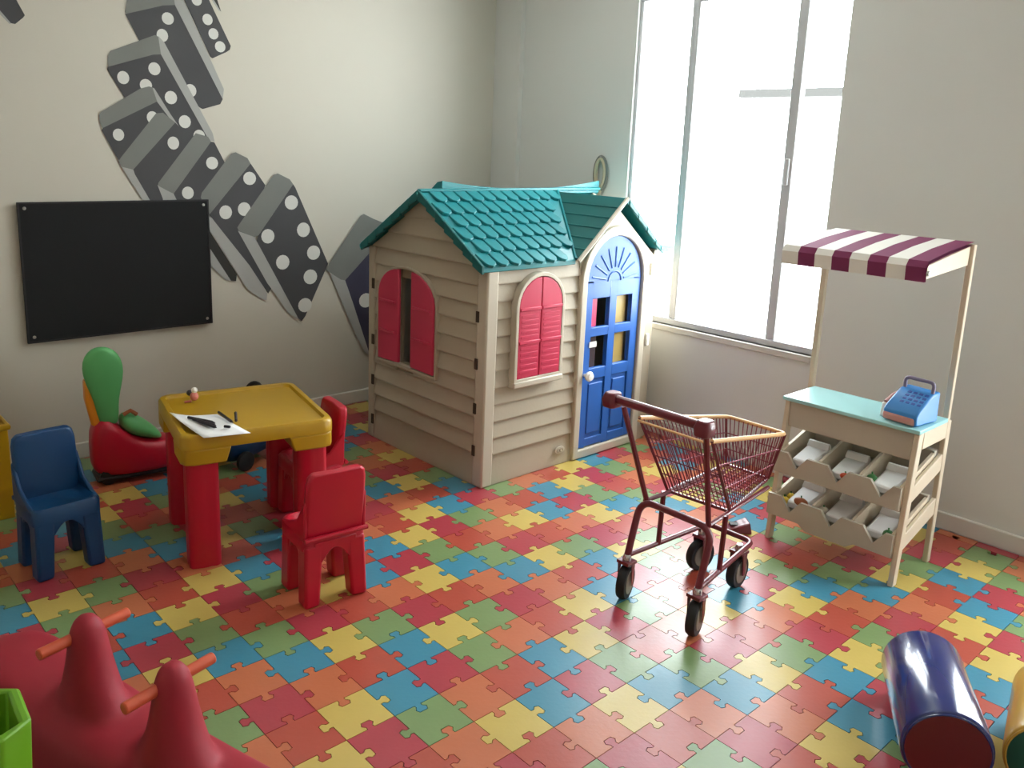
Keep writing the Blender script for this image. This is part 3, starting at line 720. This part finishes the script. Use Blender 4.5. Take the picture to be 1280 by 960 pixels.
# ------------------------------------------------------------------ red, green and amber ride-on by the wall
ro = thing('ride_on_toy', 'red ride-on toy with tall green backrest and green seat by the left wall', 'ride-on toy', (-2.1, 12.3, 0), math.radians(-8))
rings = []
for x, z0, z1, hw in ((-1.25, .55, 1.2, .3), (-1.15, .3, 1.9, .5), (-.75, .22, 2.05, .6), (-.4, .2, 1.55, .62), (.1, .2, 1.15, .62), (.9, .22, 1.1, .6), (1.5, .3, 1.15, .5), (1.85, .5, .95, .3)):
    rings.append([(x, -hw, z0 + .1), (x, -hw * .8, z0), (x, hw * .8, z0), (x, hw, z0 + .1), (x, hw, z1 - .15), (x, hw * .75, z1), (x, -hw * .75, z1), (x, -hw, z1 - .15)])
MB().hull(rings, m_red).build('body', ro, sub=1)
MB().hull([[(x, y, .12) for x, y in ((-1.2, -.55), (1.7, -.5), (1.7, .5), (-1.2, .55))], [(x, y, .3) for x, y in ((-1.1, -.5), (1.6, -.45), (1.6, .45), (-1.1, .5))]], m_black).build('base_runner', ro, bevel=.08)
for x in (-.85, 1.25):
    for y in (-.5, .34):
        MB().lathe([(.16, 0), (.24, .03), (.24, .13), (.16, .16)], (x, y, .24), (0, 1, 0), m_black, 16).build('wheel', ro)
# spoon-shaped green backrest
rings = []
for z, w_, y in ((1.7, .26, 0), (2.1, .3, 0), (2.5, .34, -.02), (2.9, .46, -.06), (3.3, .56, -.1), (3.7, .54, -.12), (3.98, .36, -.12), (4.08, .12, -.12)):
    xo = -.72 - (z - 1.7) * .06
    rings.append([(xo + w_ * math.cos(a) * 1.0, y - .25 + .16 * math.sin(a), z) for a in [2 * PI * k / 14 for k in range(14)]])
MB().hull(rings, m_green).build('backrest', ro, sub=1)
MB().hull([[(-.55 + .1 * s, -.5, 1.45 - .0 * s), (-.55, .4, 1.45), (-.45, .4, 2.2), (-.45, -.5, 2.2)] for s in (0,)] + [[(.25, -.6, 1.12), (.25, .45, 1.12), (.25, .45, 1.8), (.25, -.6, 1.8)], [(.75, -.5, 1.08), (.75, .4, 1.08), (.75, .4, 1.2), (.75, -.5, 1.2)]], m_green).build('seat', ro, sub=2)
MB().hull([[(x - .95, y, z) for x, y in ((-.25, -.3), (.25, -.3), (.3, .3), (-.2, .3))] for z in (1.75,)] + [[(x - 1.1, y, 2.5) for x, y in ((-.2, -.25), (.2, -.25), (.2, .25), (-.2, .25))], [(x - 1.2, y, 3.1) for x, y in ((-.1, -.2), (.12, -.2), (.12, .2), (-.1, .2))]], m_amber).build('rear_handle_post', ro, bevel=.08)
MB().tube([(-1.3, -.3, 3.12), (-1.15, -.3, 3.22), (-.9, -.28, 3.15)], .05, m_brown).build('grab_bar', ro)
MB().tube([(-.35, -.3, 2.0), (-.15, -.3, 2.1), (.02, -.28, 1.95)], .06, m_brown).build('seat_hinge', ro)

# ------------------------------------------------------------------ blue toy with black steering wheel behind the table
bt = thing('ride_on_car', 'blue ride-on toy car with a black steering wheel behind the yellow table', 'ride-on toy', (1.0, 11.4, 0), math.radians(15))
rings = []
for x, z0, z1, hw in ((-1.0, .3, .85, .35), (-.9, .15, 1.1, .5), (-.3, .15, 1.15, .55), (0, .15, 1.2, .55), (.4, .15, 1.7, .55), (.85, .15, 1.65, .5), (1.0, .3, 1.2, .4)):
    rings.append([(x, -hw, z0), (x, hw, z0), (x, hw, z1 - .15), (x, hw * .8, z1), (x, -hw * .8, z1), (x, -hw, z1 - .15)])
MB().hull(rings, m_cblue).build('body', bt, sub=1)
for x in (-.6, .65):
    for y in (-.68, .5):
        MB().lathe([(.18, 0), (.3, .03), (.3, .15), (.18, .18)], (x, y, .3), (0, 1, 0), m_black, 18).build('wheel', bt)
MB().tube([(.6, 0, 1.5), (.3, 0, 2.05)], .07, m_black).build('steering_column', bt)
MB().tube([(.28 + .12 * math.cos(a), .36 * math.sin(a), 2.1 + .34 * math.cos(a)) for a in [2 * PI * k / 24 for k in range(24)]], .075, m_black, 8, closed=True).build('steering_wheel', bt)
MB().box((.24, -.3, 2.04), (.32, .3, 2.16), m_black).build('wheel_spoke', bt, bevel=.02)

# ------------------------------------------------------------------ yellow box at the far left
yb = thing('toy_box', 'open yellow toy box cut by the left edge of the photo, behind the blue chair', 'box', (-7.07, 12.4, 0), 0)
mb = MB(); hx, hy, hz, th = 1.45, 1.2, 2.5, .12
mb.box((-hx, -hy, 0), (hx, -hy + th, hz), m_yel).box((-hx, hy - th, 0), (hx, hy, hz), m_yel).box((-hx, -hy + th, 0), (-hx + th, hy - th, hz), m_yel).box((hx - th, -hy + th, 0), (hx, hy - th, hz), m_yel).box((-hx + th, -hy + th, 0), (hx - th, hy - th, .12), m_yel)
mb.build('box_body', yb, bevel=.03)
MB().tube([(-hx, -hy, hz), (hx, -hy, hz), (hx, hy, hz), (-hx, hy, hz)], .09, m_yel, 8, closed=True).build('rim', yb)
bl = thing('stuffed_toy', 'brown soft toy lying inside the yellow toy box', 'toy', (-6.6, 12.3, .14))
MB().ball((0, 0, .95), (.6, .55, .9), m_brown).build('body', bl)
MB().ball((.15, -.1, 2.1), (.42, .4, .4), m_brown).build('head', bl)

# ------------------------------------------------------------------ red rocker in the foreground
sw = thing('seesaw_rocker', 'long red plastic rocker with orange handle bars in the lower left foreground', 'rocker', (-7.05, .15, 0), math.radians(-90 + 15))
# local x runs along the rocker towards the camera side
def zt(s):
    b = 1.48 + .012 * (s - 1.0) ** 2
    if s < -2.2: b -= .5 * (s + 2.2) ** 2
    if s > 4.6: b -= .5 * (s - 4.6) ** 2
    return b
rings = []
S = [-3.4, -3.2, -2.8, -2.2, -1.6, -1.0, -.4, .2, .8, 1.4, 2.0, 2.6, 3.2, 3.8, 4.4, 5.0, 5.4, 5.6]
for s in S:
    e = 1 - max(0, (-2.4 - s)) ** 2 * .7 - max(0, (s - 4.8)) ** 2 * .7
    e = max(e, .35); z1 = zt(s); zb = .12 + .035 * (s - 1.05) ** 2; hw = .86 * e; ht = .66 * e
    rings.append([(s, -hw, zb + .12), (s, -hw * .8, zb), (s, hw * .8, zb), (s, hw, zb + .12), (s, hw, zb + .4), (s, ht + .12, z1 - .25), (s, ht - .08, z1), (s, -ht + .08, z1), (s, -ht - .12, z1 - .25), (s, -hw, zb + .4)])
sb_ = MB(); sb_.hull(rings, m_seesaw)
for s in (0.0, 2.03):
    rings = []
    for z, a, b in ((.6, 1.2, .4), (1.1, 1.05, .46), (1.45, .78, .46), (1.75, .5, .42), (2.1, .36, .36), (2.5, .29, .3), (2.8, .24, .25), (2.95, .12, .12)):
        rings.append([(s + .06 + a * math.cos(t), b * math.sin(t), z) for t in [2 * PI * k / 14 for k in range(14)]])
    sb_.hull(rings, m_seesaw)
    MB().tube([(s, -.72, 2.6), (s, .72, 2.6)], .085, m_orange, 12).build('handle_bar', sw, bevel=.02)
so_ = sb_.build('body', sw, sub=2)
rm = so_.modifiers.new('remesh', 'REMESH'); rm.mode = 'VOXEL'; rm.voxel_size = .011; rm.use_smooth_shade = True
sm_ = so_.modifiers.new('smooth', 'SMOOTH'); sm_.iterations = 14; sm_.factor = .5
lb = thing('storage_tub', 'lime green plastic tub in the bottom left corner of the photo', 'box', (-9.38, -1.4, 0), math.radians(-3))
hx, hy, hz, th = 1.15, .62, 2.86, .14
def ch(s): return [(-hx + s, -hy + s), (hx - .35, -hy + s), (hx - s, -hy + .25), (hx - s, hy - .25), (hx - .35, hy - s), (-hx + s, hy - s)]
mb = MB(); mb.hull([[(x * .88, y * .88, 0) for x, y in ch(0)], [(x, y, hz) for x, y in ch(0)], [(x, y, hz) for x, y in ch(th)], [(x * .88, y * .88, .15) for x, y in ch(th)]], m_lime)
mb.build('tub_body', lb, bevel=.03)

# ------------------------------------------------------------------ shopping cart
ct = thing('shopping_cart', "small child-size shopping cart with dark red frame, tan rim and wire basket", 'shopping cart', (5.1, -2.3, 0))
CX, CY = 5.1, -2.3
def Cb(mb, name, parent=None, **k):
    bmesh.ops.translate(mb.bm, vec=(-CX, -CY, 0), verts=mb.bm.verts)
    return mb.build(name, parent or ct, **k)
def caster(x, y, ang, name='wheel'):
    r = .4
    c = Vector((x, y, r)); ax = Vector((-math.sin(ang), math.cos(ang), 0))
    w_ = Cb(MB().lathe([(r * .55, -.1), (r * .93, -.1), (r, -.05), (r, .05), (r * .93, .1), (r * .55, .1)], c, ax, m_tyre, 28), 'wheel', bevel=0)
    Cb(MB().lathe([(.05, -.12), (.26, -.115), (.28, -.09), (.28, .09), (.26, .115), (.05, .12)], c, ax, m_hub, 20), 'hub', w_)
    f = MB()
    for s in (-1, 1):
        d = ax * (.15 * s); t = Vector((math.cos(ang), math.sin(ang), 0))
        f.hull([[c + d + t * .05 - Vector((0, 0, .06)), c + d - t * .05 - Vector((0, 0, .06)), c + d * 1.15 - t * .05 - Vector((0, 0, .06)), c + d * 1.15 + t * .05 - Vector((0, 0, .06))],
                [c + d + t * .1 + Vector((0, 0, .48)), c + d - t * .12 + Vector((0, 0, .48)), c + d * 1.15 - t * .12 + Vector((0, 0, .48)), c + d * 1.15 + t * .1 + Vector((0, 0, .48))]], m_frame)
    f.box(c + Vector((-.16, -.17, .46)), c + Vector((.16, .17, .54)), m_frame)
    Cb(f, 'fork', w_, bevel=.01, seg=1)
    Cb(MB().lathe([(.1, 0), (.1, .1), (.07, .16)], c + Vector((0, 0, .52)), (0, 0, 1), m_chrome, 14), 'swivel', w_)
RL, RR2, FL, FR = (3.95, -1.4), (3.95, -3.3), (6.45, -1.68), (6.45, -2.72)
caster(*RL, .35); caster(*RR2, .3); caster(*FL, -.2); caster(*FR, .1)
ZB = 1.05
# base U tube
def curve(pts, r=.18, n=4):
    """round the corners of a polyline"""
    P = [Vector(p) for p in pts]; out = [P[0]]
    for a, b, c in zip(P[:-2], P[1:-1], P[2:]):
        u = (a - b); v = (c - b); ra = min(r, u.length / 2.1, v.length / 2.1); u = u.normalized() * ra; v = v.normalized() * ra
        for k in range(n + 1):
            t = k / n; out.append((b + u) * (1 - t) ** 2 + b * 2 * t * (1 - t) + (b + v) * t ** 2)
    out.append(P[-1]); return out
Cb(MB().tube(curve([(RL[0], RL[1], ZB), (6.75, -1.62, ZB + .05), (6.75, -2.86, ZB + .05), (RR2[0], RR2[1], ZB)], .2), .065, m_frame, 10), 'base_tube')
# rear arch
Cb(MB().tube(curve([(3.95, -1.4, 1.0), (4.3, -1.4, 2.3), (4.3, -3.3, 2.3), (3.95, -3.3, 1.0)], .38, 6), .08, m_frame, 10), 'rear_arch')
for y, q in ((-1.5, -1.45), (-3.15, -3.2)):
    Cb(MB().tube([(4.95, y, ZB), (5.0, y, 2.35)], .06, m_frame, 8), 'basket_strut')
    Cb(MB().tube([(4.3, y, 2.3), (7.1, -2.3 + (y + 2.3) * .72, 2.4)], .05, m_frame, 8), 'basket_runner')
# handle posts and handle
for y, yt in ((-1.52, -1.0), (-3.16, -3.15)):
    Cb(MB().tube([(4.35, y, 2.3), (3.95, yt, 4.45)], .06, m_frame, 8), 'handle_post')
Cb(MB().tube([(3.8, -.72, 4.62), (3.8, -3.3, 4.62)], .1, m_frame, 14), 'handle')
for y in (-.78, -3.2):
    Cb(MB().hull([rrect(3.62, 4.0, y - .16, y + .16, .1, 4.42), rrect(3.6, 4.02, y - .18, y + .18, .1, 4.6), rrect(3.66, 3.98, y - .14, y + .14, .1, 4.76)], m_frame), 'handle_cap', bevel=.03)
# basket corners  top/bottom, rear/front
TL, TRR, TFL, TFR = Vector((4.35, -1.15, 4.15)), Vector((4.35, -3.05, 4.15)), Vector((7.55, -1.35, 3.62)), Vector((7.55, -2.95, 3.62))
BL, BR, BFL, BFR = Vector((5.15, -1.5, 2.33)), Vector((5.3, -3.05, 2.33)), Vector((7.35, -1.6, 2.5)), Vector((7.35, -2.75, 2.5))
def panel(a, b, c, d, nv, nh, name, r=.013):
    """a-b top edge, c-d bottom edge; nv uprights, nh cross wires"""
    mb = MB()
    for k in range(nv + 1):
        t = k / nv; mb.tube([a.lerp(b, t), c.lerp(d, t)], r, m_wire, 5)
    for k in range(1, nh + 1):
        t = k / nh; mb.tube([a.lerp(c, t), b.lerp(d, t)], r * 1.2, m_wire, 5)
    o = Cb(mb, name, smooth=True); o['kind'] = 'stuff'; return o
panel(TL, TFL, BL, BFL, 24, 3, 'basket_side'); panel(TRR, TFR, BR, BFR, 24, 3, 'basket_side')
panel(TFL, TFR, BFL, BFR, 13, 3, 'basket_front'); panel(TL, TRR, BL, BR, 15, 4, 'basket_rear_flap')
panel(BL, BFL, BR, BFR, 14, 7, 'basket_floor')
# low child tray wires under the rear flap
Cb(MB().tube(curve([TL, TFL + Vector((.05, 0, 0)), TFR + Vector((.05, 0, 0)), TRR], .2), .05, m_rim, 10), 'rim')
Cb(MB().tube([TL + Vector((-.05, 0, -.05)), TRR + Vector((-.05, 0, -.05))], .03, m_rim, 8), 'rim_rear')
for a, b in ((TL, BL), (TRR, BR), (TFL, BFL), (TFR, BFR)):
    Cb(MB().tube([a, b], .035, m_frame, 6), 'corner_wire')
Cb(MB().tube(curve([BL, BR, BFR, BFL, BL], .1), .04, m_frame, 6), 'bottom_wire')

rw = thing('toy_wedge', 'small dark red wedge-shaped toy on the floor between cart and market stall', 'toy', (9.15, -1.0, 0), math.radians(-40))
MB().hull([[(-.45, -.25, 0), (.35, -.3, 0), (.4, .3, 0), (-.45, .2, 0)], [(-.4, -.15, .05), (.3, -.22, .3), (.32, .22, .3), (-.4, .12, .05)]], m_frame).build('wedge_body', rw, bevel=.04)
MB().box((-.2, -.12, .16), (.2, .1, .2), m_black).build('tread', rw, bevel=.01)

# ------------------------------------------------------------------ market stall
SX, SY = 10.4, -3.42
st = thing('market_stall', 'wooden toy market stall with plum and cream striped awning and mint counter', 'play stall', (SX, SY, 0))
def Sb(mb, name, parent=None, **k):
    bmesh.ops.translate(mb.bm, vec=(-SX, -SY, 0), verts=mb.bm.verts)
    return mb.build(name, parent or st, **k)
YL, YR = -1.72, -5.12
for y0, y1 in ((YL - .13, YL), (YR, YR + .13)):
    m = m_wood
    # front leg leans from floor to the counter
    Sb(MB().hull([[(9.38, y0, 0), (9.62, y0, 0), (9.62, y1, 0), (9.38, y1, 0)], [(9.7, y0, 3.78), (9.98, y0, 3.78), (9.98, y1, 3.78), (9.7, y1, 3.78)]], m), 'front_leg', bevel=.025)
    Sb(MB().hull([[(11.4, y0, 0), (11.6, y0, 0), (11.6, y1, 0), (11.4, y1, 0)], [(11.36, y0, 3.78), (11.6, y0, 3.78), (11.6, y1, 3.78), (11.36, y1, 3.78)]], m), 'rear_leg', bevel=.025)
    Sb(MB().box((9.98, y0, 3.35), (11.36, y1, 3.78), m), 'side_rail', bevel=.02)
    for dz, dx in ((0, 0), (-1.17, -.06)):
        Sb(MB().prism([(9.56 + dx, y0 + .015, 1.97 + dz), (9.6 + dx, y0 + .015, 2.37 + dz), (11.45, y0 + .015, 2.95 + dz), (11.45, y0 + .015, 2.5 + dz)], (0, y1 - y0 - .03, 0), m), 'side_rail', bevel=.02)
for y in (-1.45, -5.0):
    o = y
    Sb(MB().hull([[(11.46, y - .07, 3.0), (11.62, y - .07, 3.0), (11.62, y + .07, 3.0), (11.46, y + .07, 3.0)], [(11.46, y - .07, 8.1), (11.62, y - .07, 8.1), (11.62, y + .07, 8.1), (11.46, y + .07, 8.1)]], m_wood), 'awning_post', bevel=.02)
Sb(MB().box((9.64, YR - .02, 3.78), (11.3, YL + .06, 3.88), m_mint), 'counter', bevel=.02)
Sb(MB().box((9.72, YR + .13, 3.1), (9.8, YL - .13, 3.78), m_woodd), 'front_apron', bevel=.015)
Sb(MB().box((11.42, YR + .05, 3.0), (11.5, YL - .1, 3.74), m_woodd), 'back_panel', bevel=.015)
# tilted bin rows
comp = []
for row, (dz, dx) in enumerate(((0, 0), (-1.17, -.08))):
    f0 = 9.42 + dx; zb, zt_ = 1.9 + dz, 2.47 + dz
    yl, yr = YL - .0, YR + .13
    W3 = (yl - yr) / 3
    # front board with three V notches
    P = [(yl, zb), (yl, zt_)]
    for k in range(3):
        c = yl - W3 * (k + .58)
        P += [(c + .27, zt_), (c, zt_ - .36), (c - .27, zt_)]
    P += [(yr, zt_), (yr, zb)]
    if row == 1: P += [(yr + .9, zb), (yr + 1.1, zb - .14), (yl - 1.1, zb - .14), (yl - .9, zb)]
    Sb(MB().prism([(f0, y, z) for y, z in P], (.09, 0, 0), m_woodd), 'bin_front', smooth=False)
    Sb(MB().prism([(f0 + .09, yl - .13, zb + .02), (11.3, yl - .13, zb + .5), (11.3, yl - .13, zb + .42), (f0 + .09, yl - .13, zb - .04)], (0, yr - yl + .13, 0), m_woodd), 'bin_floor', smooth=False)
    Sb(MB().box((11.15, yr, zb + .5), (11.28, yl - .13, zt_ + .55), m_woodd), 'bin_back', bevel=.01)
    for k in range(4):
        y = yl - .13 - (yl - .13 - yr) * k / 3 + (0.0 if k < 3 else .07)
        Sb(MB().prism([(f0 + .09, y, zb + .06), (f0 + .09, y, zt_ + .02), (11.15, y, zt_ + .5), (11.15, y, zb + .5)], (0, -.07, 0), m_wood), 'bin_divider', smooth=False)
    for k in range(3):
        comp.append((row, k, f0, zb, yl - .13 - (yl - .13 - yr) * (k + .5) / 3))
pos = {0: 'left', 1: 'middle', 2: 'right'}; rown = {0: 'upper', 1: 'lower'}
for row, k, f0, zb, y in comp:
    bg_ = thing('paper_pouch', 'white paper pouch in the %s bin of the %s row of the market stall' % (pos[k], rown[row]), 'paper', (10.1, y - .035, zb + .33), 0, 'white pouches in the stall bins')
    a = math.radians(24)
    mtx = Matrix.Rotation(-.23, 4, 'Y')
    MB().hull([[mtx @ Vector(p) for p in ((-.5, -.3, .0), (.55, -.36, .0), (.55, .36, .0), (-.5, .3, .0))], [mtx @ Vector(p) for p in ((-.48, -.26, .22), (.5, -.3, .2), (.5, .3, .2), (-.48, .26, .22))]], m_paper).build('pouch_body', bg_, bevel=.05)
    MB().hull([[mtx @ Vector(p) for p in ((.3, -.3, .2), (.5, -.3, .2), (.5, .3, .2), (.3, .3, .2))], [mtx @ Vector(p) for p in ((.4, -.28, .34), (.46, -.28, .34), (.46, .28, .34), (.4, .28, .34))]], m_paper).build('pouch_fold', bg_, bevel=.01)
def produce(name, label, cat, row, k, dx, dy_, m, r, z=.34, stem=None):
    _, _, f0, zb, y = [c for c in comp if c[0] == row and c[1] == k][0]
    t = thing(name, label, cat, (f0 + dx, y + dy_, zb + z + .2), 0)
    MB().ball((0, 0, r[2] * .6), r, m, 12).build('body', t)
    MB().tube([(0, 0, r[2] * 1.4), (.02, .02, r[2] * 2.0)], .02, stem or m_toyg, 6).build('stem', t)
produce('toy_fruit', 'yellow toy fruit in the left bin of the lower row', 'toy food', 1, 0, .3, .34, m_toyy, (.12, .12, .11), .1)
produce('toy_fruit', 'small yellow toy fruit beside the paler one in the lower left bin', 'toy food', 1, 0, .55, .3, m_toyy, (.1, .1, .1), .16)
produce('toy_bread', 'brown toy loaf at the notch of the lower left bin', 'toy food', 1, 0, .3, -.12, m_brown, (.1, .2, .12), .2)
produce('toy_carrot', 'orange toy carrot in the middle bin of the upper row', 'toy food', 0, 1, .18, -.15, m_orange, (.07, .14, .09), .12)
produce('toy_pepper', 'green toy pepper in the right bin of the upper row', 'toy food', 0, 2, .4, .34, m_toyg, (.13, .13, .13), .16)
produce('toy_cucumber', 'dark green toy cucumber in the right bin of the lower row', 'toy food', 1, 2, .3, -.3, m_toyg, (.12, .14, .12), .16)
produce('toy_bun', 'tan toy bun in the middle bin of the lower row', 'toy food', 1, 1, .4, .35, m_woodd, (.13, .14, .1), .16)
# awning
AF, AB, AYL, AYR = 8.95, 11.56, -1.6, -5.02
zf, zb_ = 7.82, 8.16
aw = MB(); n_ = 8; dyw = (AYR - AYL) / n_
for k in range(n_):
    m = m_cream if k % 2 == 0 else m_plum
    ya, yb = AYL + dyw * k, AYL + dyw * (k + 1)
    A = [(AF, 7.4), (AF - .03, 7.72), (AF + .08, 7.86), (10.2, 8.03), (AB, zb_)]
    B = [(x, z - .05 if i > 2 else z) for i, (x, z) in enumerate(A)]
    B = [(AF + .06, 7.4), (AF + .04, 7.7), (AF + .12, 7.79), (10.2, 7.96), (AB, zb_ - .07)]
    for (p, q), (r, s_) in zip(zip(A[:-1], A[1:]), zip(B[:-1], B[1:])):
        aw.face([(p[0], ya, p[1]), (p[0], yb, p[1]), (q[0], yb, q[1]), (q[0], ya, q[1])], m)
        aw.face([(r[0], ya, r[1]), (r[0], yb, r[1]), (s_[0], yb, s_[1]), (s_[0], ya, s_[1])], m)
Sb(aw, 'awning_cloth', angle=30)
for y in (AYL - .01, AYR + .13):
    Sb(MB().prism([(AF + .14, y, 7.45), (AF + .14, y, 7.76), (AB - .12, y, zb_ - .1), (AB - .12, y, zb_ - .55)], (0, -.1, 0), m_wood), 'awning_side', bevel=.015)
Sb(MB().box((AF + .06, AYR + .02, 7.5), (AF + .13, AYL, 7.64), m_wood), 'awning_batten', smooth=False)
Sb(MB().box((AB - .1, AYR + .05, zb_ - .2), (AB, AYL - .03, zb_ - .06), m_wood), 'awning_batten', smooth=False)
Sb(MB().lathe([(.0, -.06), (.05, -.05), (.06, 0)], (AF + .03, AYR - .02, 7.6), (0, 1, 0), m_screw, 10), 'awning_bolt')

# ------------------------------------------------------------------ toy till
tl = thing('toy_cash_register', 'blue toy cash register with salmon front on the mint counter', 'toy till', (10.3, -4.62, 3.885), math.radians(-8))
pr = [(-.46, .01), (-.5, .26), (-.38, .4), (.12, .72), (.44, .76), (.46, .01)]
MB().prism([(x, -.42, z) for x, z in pr], (0, .84, 0), m_till).build('till_body', tl, bevel=.05, seg=3)
MB().hull([[(-.5, -.36, .02), (-.4, -.4, .02), (-.4, .44, .02), (-.5, .4, .02)], [(-.53, -.36, .2), (-.4, -.4, .22), (-.4, .44, .22), (-.53, .4, .2)]], m_tillp).build('drawer', tl, bevel=.04)
ang = math.atan2(.3, .46)
for r in range(4):
    for c in range(4):
        p = Vector((-.22 + r * .1, -.3 + c * .14, .45 + r * .065))
        mt = Matrix.Translation(p) @ Matrix.Rotation(-ang, 4, 'Y')
        MB().box((-.035, -.05, 0), (.035, .05, .05), m_tillk, mt).build('key', tl, bevel=.008, seg=1)
MB().tube(curve([(.2, -.34, .64), (.22, -.36, .98), (.22, .36, .98), (.2, .34, .64)], .12), .045, m_tillg, 10).build('carry_handle', tl)
MB().hull([rrect(-.3, .1, .42, .62, .06, .0), rrect(-.28, .08, .42, .6, .06, .34)], m_white).build('scanner_dock', tl, bevel=.02)
MB().tube([(-.25, .5, .36), (0, .48, .5), (.18, .44, .56)], .06, m_tillp, 10).build('scanner', tl)

# ------------------------------------------------------------------ vinyl rolls at the bottom right
def roll(name, label, top_far, top_near, r, m, me_, yaw_pts=None):
    a, b = Vector(top_far), Vector(top_near); c = (a + b) / 2
    t = thing(name, label, 'soft play roll', (c.x, c.y, 0))
    ax = (b - a); L = ax.length; ax.normalize(); ca = Vector((a.x - c.x, a.y - c.y, r))
    MB().lathe([(r - .06, 0), (r - .015, .02), (r, .07), (r, L - .07), (r - .015, L - .02), (r - .06, L)], ca, ax, m, 48).build('roll_cover', t, angle=50)
    MB().lathe([(r - .065, L - .01), (r - .065, L + .012)], ca, ax, me_, 48).build('end_cap', t)
    MB().lathe([(r - .065, -.012), (r - .065, .01)], ca, ax, me_, 48).build('end_cap', t)
    MB().tube([ca + ax * L + (ax.orthogonal().normalized() * math.cos(q) + ax.cross(ax.orthogonal().normalized()) * math.sin(q)) * (r - .05) for q in [2 * PI * k / 40 for k in range(40)]], .022, m, 6, closed=True).build('piping', t)
roll('foam_roll', 'glossy navy blue vinyl roll with a dark red end on the puzzle floor', (5.55, -7.25, 0), (3.35, -8.55, 0), .7, m_navy, m_maroon)
roll('foam_roll', 'mustard yellow vinyl roll with a dark green end cut by the right photo edge', (6.5, -9.25, 0), (4.3, -9.78, 0), .7, m_mustard, m_dgreen)

# ------------------------------------------------------------------ unseen panels added to house the fill lamps
for k, (x, y) in enumerate(((-3, -6), (4.5, 8))):
    t = thing('added_fill_lamp', ['added fill lamp panel above the foreground rocker', 'added fill lamp panel above the playhouse side of the room'][k], 'lamp', (x, y, 17.28))
    mb = MB()
    for a, b in (((-3.15, -.75, -.06), (3.15, -.62, .1)), ((-3.15, .62, -.06), (3.15, .75, .1)), ((-3.15, -.62, -.06), (-3.02, .62, .1)), ((3.02, -.62, -.06), (3.15, .62, .1))): mb.box(a, b, m_white)
    mb.build('lamp_frame', t, smooth=False)
    MB().box((-3.02, -.62, .04), (3.02, .62, .1), m_white).build('lamp_panel', t, smooth=False)
